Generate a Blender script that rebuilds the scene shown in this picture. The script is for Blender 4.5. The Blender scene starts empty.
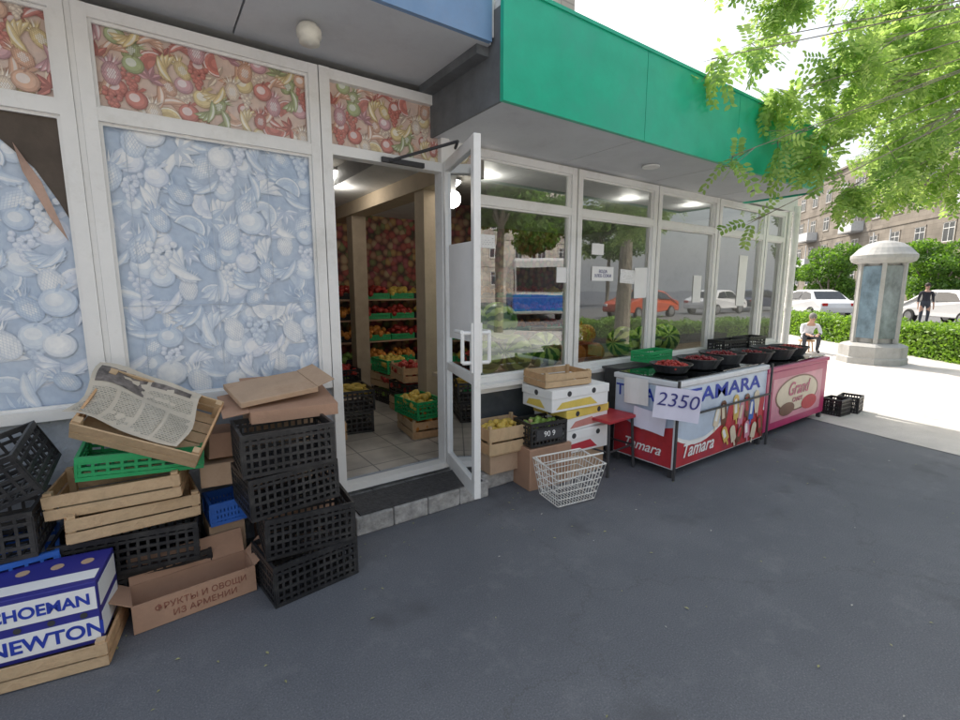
import bpy, math, random
import numpy as np
from mathutils import Vector, Matrix, Euler
random.seed(7); np.random.seed(7)
R=math.radians
scene=bpy.context.scene
COL=scene.collection
# ------------------------------------------------------------------ materials
def newmat(name):
    m=bpy.data.materials.new(name); m.use_nodes=True
    nt=m.node_tree; b=nt.nodes["Principled BSDF"]
    return m,nt,b
def N(nt,t,**k):
    n=nt.nodes.new(t)
    for a,v in k.items(): setattr(n,a,v)
    return n
def ramp(nt,stops,interp='LINEAR'):
    r=N(nt,'ShaderNodeValToRGB'); r.color_ramp.interpolation=interp
    e=r.color_ramp.elements
    while len(e)<len(stops): e.new(0.5)
    for i,(p,c) in enumerate(stops):
        e[i].position=p; e[i].color=(c[0],c[1],c[2],1)
    return r
def mixc(nt,fac,a,b,blend='MIX'):
    m=N(nt,'ShaderNodeMix',data_type='RGBA',blend_type=blend)
    for i,v in ((0,fac),(6,a),(7,b)):
        if isinstance(v,(int,float)): m.inputs[i].default_value=v
        elif isinstance(v,tuple): m.inputs[i].default_value=(v[0],v[1],v[2],1)
        else: nt.links.new(v,m.inputs[i])
    return m.outputs[2]
def mat(name,col,rough=.6,metal=0,var=.25,scale=6,bump=.1,bscale=40,dirt=None,dscale=2.5,spec=None,world=False):
    m,nt,b=newmat(name); L=nt.links.new
    tc=N(nt,'ShaderNodeTexCoord'); src=tc.outputs['Object']
    if world:
        g=N(nt,'ShaderNodeNewGeometry'); src=g.outputs['Position']
    n=N(nt,'ShaderNodeTexNoise'); n.inputs['Scale'].default_value=scale; n.inputs['Detail'].default_value=6; n.inputs['Roughness'].default_value=.65
    L(src,n.inputs['Vector'])
    lo=tuple(c*(1-var) for c in col); hi=tuple(min(1,c*(1+var)) for c in col)
    r=ramp(nt,[(.3,lo),(.7,hi)]); L(n.outputs[0],r.inputs[0])
    out=r.outputs[0]
    if dirt:
        n2=N(nt,'ShaderNodeTexNoise'); n2.inputs['Scale'].default_value=dscale; n2.inputs['Detail'].default_value=8; n2.inputs['Roughness'].default_value=.75
        L(src,n2.inputs['Vector'])
        r2=ramp(nt,[(.5,(0,0,0)),(.72,(1,1,1))]); L(n2.outputs[0],r2.inputs[0])
        out=mixc(nt,r2.outputs[0],out,dirt)
    L(out,b.inputs['Base Color'])
    b.inputs['Roughness'].default_value=rough; b.inputs['Metallic'].default_value=metal
    if spec is not None: b.inputs['Specular IOR Level'].default_value=spec
    if bump:
        n3=N(nt,'ShaderNodeTexNoise'); n3.inputs['Scale'].default_value=bscale; n3.inputs['Detail'].default_value=4
        L(src,n3.inputs['Vector'])
        bp=N(nt,'ShaderNodeBump'); bp.inputs['Strength'].default_value=bump; bp.inputs['Distance'].default_value=.02
        L(n3.outputs[0],bp.inputs['Height']); L(bp.outputs[0],b.inputs['Normal'])
    return m
def emis(name,col,s):
    m,nt,b=newmat(name); b.inputs['Base Color'].default_value=(*col,1)
    b.inputs['Emission Color'].default_value=(*col,1); b.inputs['Emission Strength'].default_value=s
    return m
def glass(name,tint=(.75,.8,.8),base=.1,rough=0.0):
    m,nt,b=newmat(name); L=nt.links.new
    nt.nodes.remove(b); o=nt.nodes['Material Output']
    t=N(nt,'ShaderNodeBsdfTransparent'); t.inputs[0].default_value=(*tint,1)
    g=N(nt,'ShaderNodeBsdfGlossy'); g.inputs['Roughness'].default_value=rough; g.inputs[0].default_value=(.9,.93,.95,1)
    f=N(nt,'ShaderNodeFresnel'); f.inputs[0].default_value=1.5
    tc=N(nt,'ShaderNodeTexCoord'); n=N(nt,'ShaderNodeTexNoise'); n.inputs['Scale'].default_value=1.3
    L(tc.outputs['Object'],n.inputs['Vector'])
    bp=N(nt,'ShaderNodeBump'); bp.inputs['Strength'].default_value=.03; bp.inputs['Distance'].default_value=.05
    L(n.outputs[0],bp.inputs['Height']); L(bp.outputs[0],g.inputs['Normal'])
    a=N(nt,'ShaderNodeMath',operation='ADD'); a.inputs[1].default_value=base; a.use_clamp=True
    L(f.outputs[0],a.inputs[0]); mx=N(nt,'ShaderNodeMixShader')
    L(a.outputs[0],mx.inputs[0]); L(t.outputs[0],mx.inputs[1]); L(g.outputs[0],mx.inputs[2]); L(mx.outputs[0],o.inputs[0])
    return m
def film(name,cells,shade,grape,scale=8.5):
    m,nt,b=newmat(name); L=nt.links.new
    tc=N(nt,'ShaderNodeTexCoord')
    v=N(nt,'ShaderNodeTexVoronoi'); v.inputs['Scale'].default_value=scale; L(tc.outputs['Object'],v.inputs['Vector'])
    rr=ramp(nt,[(.0,shade[0]),(.3,shade[1]),(.55,shade[2]),(.72,shade[3])]); L(v.outputs['Distance'],rr.inputs[0])
    sp=N(nt,'ShaderNodeSeparateColor'); L(v.outputs['Color'],sp.inputs[0])
    cr=ramp(nt,[(i/len(cells),c) for i,c in enumerate(cells)],'CONSTANT'); L(sp.outputs[0],cr.inputs[0])
    L(mixc(nt,1.0,cr.outputs[0],rr.outputs[0],'MULTIPLY'),b.inputs['Base Color']); b.inputs['Roughness'].default_value=.6
    return m
def fm(name,c,bump=.3):
    """one ink tone of a printed window film, all tones share the same wrinkles"""
    m,nt,b=newmat(name); L=nt.links.new
    tc=N(nt,'ShaderNodeTexCoord')
    n=N(nt,'ShaderNodeTexNoise'); n.inputs['Scale'].default_value=2.6; n.inputs['Detail'].default_value=7; n.inputs['Roughness'].default_value=.7; L(tc.outputs['Object'],n.inputs['Vector'])
    g=sum(c)/3
    fade=tuple(min(1,.7*x+.3*g+.05) for x in c)
    r=ramp(nt,[(.35,c),(.7,fade)]); L(n.outputs[0],r.inputs[0])
    n5=N(nt,'ShaderNodeTexNoise'); n5.inputs['Scale'].default_value=30; n5.inputs['Detail'].default_value=4; L(tc.outputs['Object'],n5.inputs['Vector'])
    r5=ramp(nt,[(.32,(.9,.92,.95)),(.68,(1.06,1.06,1.05))]); L(n5.outputs[0],r5.inputs[0])
    L(mixc(nt,1.0,r.outputs[0],r5.outputs[0],'MULTIPLY'),b.inputs['Base Color']); b.inputs['Roughness'].default_value=.38
    n3=N(nt,'ShaderNodeTexNoise'); n3.inputs['Scale'].default_value=2.6; n3.inputs['Detail'].default_value=3
    mp3=N(nt,'ShaderNodeMapping'); mp3.inputs['Scale'].default_value=(2.2,1,.7); L(tc.outputs['Object'],mp3.inputs['Vector']); L(mp3.outputs[0],n3.inputs['Vector'])
    bp=N(nt,'ShaderNodeBump'); bp.inputs['Strength'].default_value=bump; bp.inputs['Distance'].default_value=.03
    L(n3.outputs[0],bp.inputs['Height']); L(bp.outputs[0],b.inputs['Normal'])
    return m
def palette(name,bg,sets,con,wh):
    out=[fm(name+'_ground',bg)]
    for i,c in enumerate(sets):
        out+=[fm('%s_deep_%d'%(name,i),tuple(x*k for x,k in zip(c,con[0]))),fm('%s_mid_%d'%(name,i),tuple(x*k for x,k in zip(c,con[1]))),fm('%s_light_%d'%(name,i),c),fm('%s_pale_%d'%(name,i),tuple(x+(wh-x)*.6 for x in c))]
    return out
def leafmat(name,c1,c2,trans=.5,tm=(2.2,2.4,.9)):
    m,nt,b=newmat(name); L=nt.links.new; o=nt.nodes['Material Output']
    g=N(nt,'ShaderNodeNewGeometry'); n=N(nt,'ShaderNodeTexNoise'); n.inputs['Scale'].default_value=2.2; n.inputs['Detail'].default_value=4
    L(g.outputs['Position'],n.inputs['Vector'])
    w=N(nt,'ShaderNodeTexWhiteNoise',noise_dimensions='1D'); L(g.outputs['Random Per Island'],w.inputs['W'])
    ad=N(nt,'ShaderNodeMath',operation='MULTIPLY_ADD'); ad.inputs[1].default_value=.45
    L(w.outputs['Value'],ad.inputs[0]); 
    sb=N(nt,'ShaderNodeMath',operation='SUBTRACT'); sb.inputs[1].default_value=.22; L(n.outputs[0],sb.inputs[0]); L(sb.outputs[0],ad.inputs[2])
    r=ramp(nt,[(.2,c1),(.75,c2)]); L(ad.outputs[0],r.inputs[0])
    L(r.outputs[0],b.inputs['Base Color']); b.inputs['Roughness'].default_value=.5
    t=N(nt,'ShaderNodeBsdfTranslucent'); tcx=mixc(nt,1.0,r.outputs[0],tm,'MULTIPLY'); L(tcx,t.inputs[0])
    mx=N(nt,'ShaderNodeMixShader'); mx.inputs[0].default_value=trans
    L(b.outputs[0],mx.inputs[1]); L(t.outputs[0],mx.inputs[2]); L(mx.outputs[0],o.inputs[0])
    return m
# ------------------------------------------------------------------ mesh builder
class MB:
    def __init__(s): s.v=[];s.f=[];s.m=[]
    def add(s,vs,fs,m=0):
        o=len(s.v); s.v+= [tuple(v) for v in vs]; s.f+=[tuple(i+o for i in f) for f in fs]; s.m+=[m]*len(fs)
    def box(s,x0,x1,y0,y1,z0,z1,m=0,M=None):
        vs=[Vector(p) for p in ((x0,y0,z0),(x1,y0,z0),(x1,y1,z0),(x0,y1,z0),(x0,y0,z1),(x1,y0,z1),(x1,y1,z1),(x0,y1,z1))]
        if M is not None: vs=[M@v for v in vs]
        s.add(vs,[(0,3,2,1),(4,5,6,7),(0,1,5,4),(1,2,6,5),(2,3,7,6),(3,0,4,7)],m)
    def quad(s,a,b,c,d,m=0): s.add([a,b,c,d],[(0,1,2,3)],m)
    def poly(s,pts,m=0): s.add(pts,[tuple(range(len(pts)))],m)
    def tube(s,p0,p1,r0,r1=None,n=8,m=0,caps=True):
        if r1 is None: r1=r0
        p0=Vector(p0);p1=Vector(p1);d=(p1-p0)
        if d.length<1e-6: return
        q=d.to_track_quat('Z','Y'); vs=[]
        for p,r in ((p0,r0),(p1,r1)):
            for i in range(n):
                a=2*math.pi*i/n; vs.append(p+q@Vector((r*math.cos(a),r*math.sin(a),0)))
        fs=[(i,(i+1)%n,n+(i+1)%n,n+i) for i in range(n)]
        if caps: fs+=[tuple(range(n-1,-1,-1)),tuple(range(n,2*n))]
        s.add(vs,fs,m)
    def path(s,pts,r,n=6,m=0):
        for a,b in zip(pts[:-1],pts[1:]): s.tube(a,b,r,r,n,m)
    def lathe(s,prof,n=24,m=0,c=(0,0,0),M=None):
        vs=[];fs=[]
        for r,z in prof:
            for i in range(n):
                a=2*math.pi*i/n; v=Vector((c[0]+r*math.cos(a),c[1]+r*math.sin(a),c[2]+z))
                vs.append(M@v if M is not None else v)
        for k in range(len(prof)-1):
            for i in range(n):
                j=(i+1)%n; fs.append((k*n+i,k*n+j,(k+1)*n+j,(k+1)*n+i))
        fs.append(tuple(range(n-1,-1,-1))); fs.append(tuple((len(prof)-1)*n+i for i in range(n)))
        s.add(vs,fs,m)
    def ball(s,c,r,m=0,n=8,k=6,sc=(1,1,1)):
        vs=[];fs=[]
        for j in range(k+1):
            t=math.pi*j/k
            for i in range(n):
                a=2*math.pi*i/n
                vs.append((c[0]+sc[0]*r*math.sin(t)*math.cos(a),c[1]+sc[1]*r*math.sin(t)*math.sin(a),c[2]-sc[2]*r*math.cos(t)))
        for j in range(k):
            for i in range(n):
                q=(i+1)%n; fs.append((j*n+i,j*n+q,(j+1)*n+q,(j+1)*n+i))
        s.add(vs,fs,m)
    def obj(s,name,mats,parent=None,smooth=False,loc=None,rot=None,bevel=0,weld=False):
        me=bpy.data.meshes.new(name); me.from_pydata(s.v,[],s.f)
        if not isinstance(mats,(list,tuple)): mats=[mats]
        for m in mats: me.materials.append(m)
        me.polygons.foreach_set('material_index',s.m)
        if smooth: me.polygons.foreach_set('use_smooth',[True]*len(s.f))
        me.validate(); me.update()
        o=bpy.data.objects.new(name,me); COL.objects.link(o)
        if parent: o.parent=parent
        if loc is not None: o.location=loc
        if rot is not None: o.rotation_euler=rot
        if bevel:
            bv=o.modifiers.new('bevel','BEVEL'); bv.width=bevel; bv.segments=2; bv.limit_method='ANGLE'
        return o
def empty(name,loc=(0,0,0),rot=(0,0,0),parent=None):
    o=bpy.data.objects.new(name,None); COL.objects.link(o); o.location=loc; o.rotation_euler=rot; o.empty_display_size=.1
    if parent: o.parent=parent
    return o
def tag(o,label,cat,group=None):
    o['label']=label; o['category']=cat
    if group: o['group']=group
    return o
def copy_thing(o,loc,rot,label=None,name=None,sc=None):
    n=o.copy(); COL.objects.link(n); n.location=loc; n.rotation_euler=rot
    if sc: n.scale=sc
    if label: n['label']=label
    def rec(a,b):
        for ch in a.children:
            c=ch.copy(); c.parent=b; COL.objects.link(c); rec(ch,c)
    rec(o,n)
    return n
def text(name,s,size,m,parent,loc,rot,bold=0,shear=0,sx=1.0):
    cu=bpy.data.curves.new(name,'FONT'); cu.body=s; cu.size=size; cu.align_x='CENTER'; cu.align_y='CENTER'
    cu.offset=bold; cu.shear=shear; cu.extrude=.0008
    t=bpy.data.objects.new(name,cu); COL.objects.link(t)
    dg=bpy.context.evaluated_depsgraph_get(); me=bpy.data.meshes.new_from_object(t.evaluated_get(dg))
    bpy.data.objects.remove(t)
    me.materials.clear(); me.materials.append(m)
    o=bpy.data.objects.new(name,me); COL.objects.link(o); o.location=loc; o.rotation_euler=rot; o.scale=(sx,1,1)
    if parent: o.parent=parent
    return o
FRONT=(R(90),0,0); LEFTF=(R(90),0,R(-90))
# ------------------------------------------------------------------ palette
pvc=mat('white_pvc',(.80,.80,.79),.35,var=.04,bump=.03,dirt=(.64,.63,.60),dscale=3)
pvc_shade=mat('grey_panel',(.66,.67,.68),.6,var=.1,bump=.1,dirt=(.46,.47,.48),dscale=3)
plaster=mat('blue_grey_plaster',(.42,.46,.52),.85,var=.2,bump=.5,bscale=30,dirt=(.28,.29,.31))
soffitm=mat('soffit_panel',(.56,.58,.61),.6,var=.06,bump=.05,dirt=(.44,.45,.48),dscale=1.5)
greenf=mat('green_fascia',(.01,.41,.25),.32,var=.1,bump=.04,bscale=3,dirt=(.03,.37,.25),dscale=2)
bluef=mat('blue_fascia',(.17,.29,.48),.4,var=.08,bump=.04,bscale=3,dirt=(.2,.28,.42),dscale=2)
darkm=mat('dark_recess',(.05,.05,.055),.8)
endm=mat('canopy_end_grey',(.13,.14,.15),.7)
metalg=mat('galvanised',(.45,.46,.47),.4,.8,var=.15)
concrete=mat('concrete',(.36,.35,.34),.9,var=.25,scale=9,bump=.6,bscale=35,dirt=(.2,.2,.2))
stonew=mat('step_stone',(.40,.39,.38),.9,var=.35,scale=14,bump=.8,bscale=25,dirt=(.2,.2,.2),dscale=6)
mat_blk=mat('rubber_mat',(.06,.06,.063),.85,var=.4,scale=30,bump=.6,bscale=80)
black=mat('black_plastic',(.02,.02,.022),.42,var=.3,bump=.1,dirt=(.065,.063,.06),dscale=7)
greenp=mat('green_plastic',(.02,.36,.12),.4,var=.15,dirt=(.05,.26,.11),dscale=6)
bluep=mat('blue_plastic',(.03,.13,.5),.4,var=.15)
redp=mat('red_paint',(.42,.03,.04),.45,var=.2)
wood=mat('pale_wood',(.56,.4,.24),.75,var=.25,scale=5,bump=.3,dirt=(.38,.25,.15),dscale=5)
wood2=mat('orange_wood',(.56,.34,.18),.75,var=.25,scale=7,bump=.3,dirt=(.38,.23,.12),dscale=4)
card=mat('cardboard',(.43,.26,.175),.85,var=.15,scale=4,bump=.12,dirt=(.34,.2,.13),dscale=4)
card2=mat('worn_cardboard',(.5,.35,.24),.85,var=.15,scale=4,bump=.12,dirt=(.38,.25,.16),dscale=4)
navy=mat('navy_print',(.03,.03,.25),.5,var=.1,bump=.03)
whitep=mat('white_paper',(.84,.84,.84),.7,var=.04,bump=.05)
paper2=mat('lilac_paper',(.74,.72,.86),.7,var=.04,bump=.05)
yellowp=mat('yellow_print',(.74,.56,.12),.55,var=.15)
redprint=mat('red_print',(.52,.04,.06),.5,var=.15)
paleprint=mat('faded_red_print',(.6,.25,.22),.6,var=.2)
ink=mat('blue_ink',(.04,.04,.22),.6,bump=0)
inkb=mat('navy_ink',(.02,.05,.4),.5,bump=0)
brownink=mat('brown_ink',(.24,.09,.06),.7,bump=0)
wirew=mat('white_wire',(.82,.81,.78),.4,var=.1,dirt=(.55,.48,.4),dscale=12)
steel=mat('dark_steel',(.06,.06,.065),.5,.3)
tyrem=mat('tyre',(.02,.02,.02),.8)
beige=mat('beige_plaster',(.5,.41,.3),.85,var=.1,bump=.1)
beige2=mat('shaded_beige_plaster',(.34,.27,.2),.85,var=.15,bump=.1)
ceilm=mat('ceiling',(.32,.3,.27),.85)
bark=mat('bark',(.24,.21,.17),.95,var=.4,scale=12,bump=1,bscale=30)
skinm=mat('skin',(.5,.3,.22),.55,var=.05,bump=0)
hairm=mat('hair',(.03,.02,.015),.6,var=.3,bump=.3)
shirt=mat('shirt_cloth',(.7,.7,.74),.85,var=.1)
trous=mat('trouser_cloth',(.05,.055,.07),.85,var=.2)
shirt2=mat('dark_shirt',(.03,.03,.04),.85)
shoem=mat('shoe',(.03,.025,.02),.5)
winglass=glass('window_glass',(.72,.76,.77),.24)
clearglass=glass('door_glass',(.9,.92,.92),.03)
kglass=glass('kiosk_glass',(.7,.75,.78),.1)
palblue=palette('blue_film',(.43,.53,.67),[(.64,.71,.79),(.76,.78,.80),(.55,.64,.75),(.70,.74,.81)],((.70,.77,.87),(.87,.90,.95)),.84)
palcol=palette('colour_film',(.66,.49,.41),[(.6,.22,.18),(.74,.6,.3),(.42,.48,.25),(.7,.43,.3),(.64,.37,.4),(.78,.67,.54)],((.6,.53,.53),(.8,.76,.76)),.84)
filmint=film('indoor_fruit_wallpaper',[(.36,.08,.06),(.4,.26,.09),(.34,.09,.1),(.18,.2,.07),(.36,.2,.12),(.4,.3,.17)],
    [(1,1,1),(.9,.85,.8),(.65,.45,.45),(.25,.15,.15)],(.25,.04,.08),scale=11)
leafnear=leafmat('near_leaf',(.13,.25,.06),(.34,.47,.16),.6,(2.0,1.85,1.5))
leaffar=leafmat('far_leaf',(.05,.11,.025),(.15,.26,.05),.4)
leafhedge=leafmat('hedge_leaf',(.07,.15,.025),(.22,.34,.06),.35)

def fruit_film(x0,x1,z0,z1,mats,parent,y,sc,name='window_film'):
    b=MB(); b.quad((x0,y,z0),(x1,y,z0),(x1,y,z1),(x0,y,z1),0)
    ns=(len(mats)-1)//4; cell=.088*sc; st=[0.0]
    rnd=random.Random(5)
    def PL(pts,m): b.poly([(min(x1+.02,max(x0-.02,p[0])),y-st[0],min(z1+.02,max(z0-.02,p[1]))) for p in pts],m); st[0]+=1.1e-5
    def disc(cx,cz,rx,rz,m,a=0,n=16):
        c,s=math.cos(a),math.sin(a); PL([(cx+rx*math.cos(t)*c-rz*math.sin(t)*s,cz+rx*math.cos(t)*s+rz*math.sin(t)*c) for t in [2*math.pi*k/n for k in range(n)]],m)
    nx=int((x1-x0)/cell)+1; nz=int((z1-z0)/cell)+1
    perm=list(range(16)); rnd.shuffle(perm)
    for ix in range(nx):
        for iz in range(nz):
            q=random.Random((ix%5)*31+((iz+(ix//5)*3)%6)*977+int(sc*100))
            cx=x0+.01+ix*cell+q.uniform(-.22,.22)*cell; cz=z0+.01+iz*cell+q.uniform(-.22,.22)*cell+(ix%2)*.5*cell
            if not(x0<=cx<=x1 and z0<=cz<=z1): continue
            st[0]=.0003+perm[(ix%4)*4+iz%4]*.0006; r=cell*q.uniform(.66,.9); k=1+4*q.randrange(ns); D,M_,L_,W=k,k+1,k+2,k+3
            kind='bapgbalpsb'[(ix*3+iz*2+(ix//2)*3)%10]; a=q.uniform(0,6.28)
            if kind=='a':
                disc(cx,cz,r*.8,r*.76,D); disc(cx-.03*r,cz+.03*r,r*.75,r*.71,M_); disc(cx-.07*r,cz+.06*r,r*.62,r*.58,L_); disc(cx-.14*r,cz+.14*r,r*.38,r*.34,W); PL([(cx-.1*r,cz+r*.55),(cx+.05*r,cz+r*.55),(cx+.2*r,cz+r*.95),(cx+.1*r,cz+r*.99)],D)
                PL([(cx+.1*r,cz+.7*r),(cx+.5*r,cz+1.05*r),(cx+.8*r,cz+.95*r),(cx+.45*r,cz+.7*r)],M_)
            elif kind=='b':
                for j in range(4):
                    aa=a+j*.33
                    def cres(ro,ri,sp,m,off=0):
                        o_=(cx+.75*r*math.cos(aa+1.9),cz+.75*r*math.sin(aa+1.9)); pts=[]
                        for t in range(9): u=aa-1.9+ -sp+2*sp*t/8+.4; pts.append((o_[0]+ro*math.cos(u),o_[1]+ro*math.sin(u)))
                        for t in range(7,0,-1): u=aa-1.9-sp+2*sp*t/8+.4; w=math.sin(math.pi*t/8)**.5; rr=ro-(ro-ri)*w; pts.append((o_[0]+rr*math.cos(u),o_[1]+rr*math.sin(u)))
                        PL(pts,m)
                    cres(r*1.5,r*.95,.86,D); cres(r*1.48,r*1.0,.82,M_); cres(r*1.45,r*1.1,.76,L_); cres(r*1.4,r*1.22,.64,W)
            elif kind=='g':
                for j in range(19):
                    t=j/19; w=(1-t)*.8; gx=cx+r*w*math.cos(j*2.4)*.85; gz=cz+r*.75-r*1.6*t+.1*r*math.sin(j*2.4); disc(gx,gz,r*.21,r*.21,D,n=9); disc(gx-.015*r,gz+.015*r,r*.18,r*.18,M_,n=9); disc(gx-.05*r,gz+.05*r,r*.1,r*.1,L_,n=8)
            elif kind=='p':
                c,s=math.cos(a*.3-.9),math.sin(a*.3-.9); T=lambda u,v:(cx+u*c-v*s,cz+u*s+v*c)
                for j in range(11):
                    t=(j-5)/5; tip=T(t*r*.95,r*(1.5-.5*abs(t))); l=T(t*.3*r-.1*r,r*.55); rr_=T(t*.3*r+.1*r,r*.55); PL([l,rr_,tip],(M_,L_,D,W)[j%4])
                PL([T(r*.6*math.cos(u),r*.85*math.sin(u)-.1*r) for u in [2*math.pi*i/16 for i in range(16)]],D)
                for i in range(-4,5):
                    for j in range(-6,7):
                        u=i*.15*r+(j%2)*.075*r; v=j*.135*r-.1*r; e=(u/(.54*r))**2+((v+.1*r)/(.8*r))**2
                        if e<1: PL([T(u-.066*r,v),T(u,v-.115*r),T(u+.066*r,v),T(u,v+.115*r)],(W if e<.25 else L_ if e<.65 else M_))
            elif kind=='s':
                for f,m in ((1.1,D),(1.04,W),(.92,L_),(.7,M_),(.4,L_)):
                    PL([(cx+r*f*math.cos(a+math.pi*i/10),cz+r*f*math.sin(a+math.pi*i/10)) for i in range(11)],m)
                for i in range(6): u=a+.3+i*.5; disc(cx+r*.78*math.cos(u),cz+r*.78*math.sin(u),r*.05,r*.025,D,u,6)
            else:
                for j in range(5):
                    aa=a+j*.75; c,s=math.cos(aa),math.sin(aa); T=lambda u,v:(cx+u*c-v*s,cz+u*s+v*c)
                    PL([T(0,0),T(.3*r,.22*r),T(.7*r,.2*r),T(1.15*r,0),T(.7*r,-.2*r),T(.3*r,-.22*r)],D); PL([T(.05*r,.02*r),T(.3*r,.18*r),T(.68*r,.15*r),T(1.05*r,.02*r)],L_)
    o=b.obj(name,mats); o.parent=parent; return o

def asphalt():
    m,nt,b=newmat('asphalt'); L=nt.links.new
    g=N(nt,'ShaderNodeNewGeometry'); P=g.outputs['Position']
    def noi(sc,det=6,ro=.6):
        n=N(nt,'ShaderNodeTexNoise'); n.inputs['Scale'].default_value=sc; n.inputs['Detail'].default_value=det; n.inputs['Roughness'].default_value=ro
        L(P,n.inputs['Vector']); return n
    a=noi(.9,7,.65); r=ramp(nt,[(.3,(.112,.119,.137)),(.52,(.135,.142,.16)),(.72,(.172,.178,.194))]); L(a.outputs[0],r.inputs[0])
    f=noi(150,2); r2=ramp(nt,[(.35,(.72,.72,.72)),(.6,(1,1,1)),(.72,(1.4,1.4,1.4))]); L(f.outputs[0],r2.inputs[0])
    o=mixc(nt,1.0,r.outputs[0],r2.outputs[0],'MULTIPLY')
    s=noi(3.1,9,.8); r3=ramp(nt,[(.54,(0,0,0)),(.75,(.6,.6,.6))]); L(s.outputs[0],r3.inputs[0])
    o=mixc(nt,r3.outputs[0],o,(.21,.213,.222))
    s2=noi(1.7,4,.55); r4=ramp(nt,[(.6,(0,0,0)),(.69,(.6,.6,.6))]); L(s2.outputs[0],r4.inputs[0])
    o=mixc(nt,r4.outputs[0],o,(.07,.072,.08))
    v=N(nt,'ShaderNodeTexVoronoi',feature='DISTANCE_TO_EDGE'); v.inputs['Scale'].default_value=.5
    wv=N(nt,'ShaderNodeVectorMath',operation='MULTIPLY_ADD'); wv.inputs[1].default_value=(.6,.6,0); L(noi(2.5,6,.7).outputs['Color'],wv.inputs[0]); L(P,wv.inputs[2]); L(wv.outputs[0],v.inputs['Vector'])
    r5=ramp(nt,[(.0,(.45,.45,.45)),(.004,(0,0,0))]); L(v.outputs['Distance'],r5.inputs[0])
    o=mixc(nt,r5.outputs[0],o,(.07,.07,.07))
    L(o,b.inputs['Base Color']); b.inputs['Roughness'].default_value=.7
    bp=N(nt,'ShaderNodeBump'); bp.inputs['Strength'].default_value=.4; bp.inputs['Distance'].default_value=.005; L(f.outputs[0],bp.inputs['Height'])
    bp2=N(nt,'ShaderNodeBump'); bp2.inputs['Strength'].default_value=.4; bp2.inputs['Distance'].default_value=.05; L(a.outputs[0],bp2.inputs['Height']); L(bp.outputs[0],bp2.inputs['Normal'])
    L(bp2.outputs[0],b.inputs['Normal'])
    return m
asph=asphalt()
pave=mat('brightened_pavement',(.58,.55,.52),.85,var=.12,scale=2,bump=.5,bscale=60,dirt=(.46,.44,.41),dscale=1.2,world=True)  # paving tone lightened to stand in for sun glare and bounce light
roadm=mat('road_asphalt',(.16,.16,.162),.8,var=.25,scale=2,bump=.3,bscale=60,world=True)
def tiles():
    m,nt,b=newmat('floor_tiles'); L=nt.links.new
    g=N(nt,'ShaderNodeNewGeometry'); t=N(nt,'ShaderNodeTexBrick'); t.offset=0; t.inputs['Scale'].default_value=1
    t.inputs['Brick Width'].default_value=.33; t.inputs['Row Height'].default_value=.33; t.inputs['Mortar Size'].default_value=.006
    t.inputs['Color1'].default_value=(.5,.47,.43,1); t.inputs['Color2'].default_value=(.56,.52,.47,1); t.inputs['Mortar'].default_value=(.2,.19,.18,1)
    L(g.outputs['Position'],t.inputs['Vector'])
    n=N(nt,'ShaderNodeTexNoise'); n.inputs['Scale'].default_value=3; n.inputs['Detail'].default_value=6; L(g.outputs['Position'],n.inputs['Vector'])
    r=ramp(nt,[(.35,(.6,.6,.6)),(.65,(1.1,1.1,1.1))]); L(n.outputs[0],r.inputs[0])
    L(mixc(nt,1.0,t.outputs[0],r.outputs[0],'MULTIPLY'),b.inputs['Base Color']); b.inputs['Roughness'].default_value=.3
    return m
def stripes(name,base,inkc,sc=70,mo=.14,cut=True):
    m,nt,b=newmat(name); L=nt.links.new
    tc=N(nt,'ShaderNodeTexCoord'); vec=tc.outputs['Object']
    t=N(nt,'ShaderNodeTexBrick'); t.inputs['Scale'].default_value=sc; t.inputs['Brick Width'].default_value=.9; t.inputs['Row Height'].default_value=.5; t.inputs['Mortar Size'].default_value=mo
    t.inputs['Color1'].default_value=(*inkc,1); t.inputs['Color2'].default_value=(*[c*1.8 for c in inkc],1); t.inputs['Mortar'].default_value=(*base,1)
    if not cut:
        mp=N(nt,'ShaderNodeMapping'); mp.inputs['Rotation'].default_value=(R(90),0,0); L(vec,mp.inputs['Vector']); vec=mp.outputs[0]
    L(vec,t.inputs['Vector'])
    L(t.outputs[0],b.inputs['Base Color']); b.inputs['Roughness'].default_value=.9
    return m
newsbase=mat('newsprint_blank',(.52,.47,.39),.9,var=.08,bump=.2,bscale=20)
newsprint=stripes('newsprint',(.47,.43,.35),(.2,.19,.17),60,.12)
newsdark=mat('newsprint_photo',(.17,.15,.14),.9,var=.6,scale=25,bump=0)
tilem=tiles()
def tuff(name,c1,c2,mo,sc=1):
    m,nt,b=newmat(name); L=nt.links.new
    tc=N(nt,'ShaderNodeTexCoord'); mp=N(nt,'ShaderNodeMapping'); mp.inputs['Rotation'].default_value=(R(90),0,0); L(tc.outputs['Object'],mp.inputs['Vector'])
    t=N(nt,'ShaderNodeTexBrick'); t.inputs['Scale'].default_value=sc; t.inputs['Brick Width'].default_value=.9; t.inputs['Row Height'].default_value=.42; t.inputs['Mortar Size'].default_value=.015
    t.inputs['Color1'].default_value=(*c1,1); t.inputs['Color2'].default_value=(*c2,1); t.inputs['Mortar'].default_value=(*mo,1)
    L(mp.outputs[0],t.inputs['Vector'])
    n=N(nt,'ShaderNodeTexNoise'); n.inputs['Scale'].default_value=.6; n.inputs['Detail'].default_value=6; L(tc.outputs['Object'],n.inputs['Vector'])
    r=ramp(nt,[(.3,(.7,.7,.7)),(.7,(1.15,1.15,1.15))]); L(n.outputs[0],r.inputs[0])
    L(mixc(nt,1.0,t.outputs[0],r.outputs[0],'MULTIPLY'),b.inputs['Base Color']); b.inputs['Roughness'].default_value=.9
    return m
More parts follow.
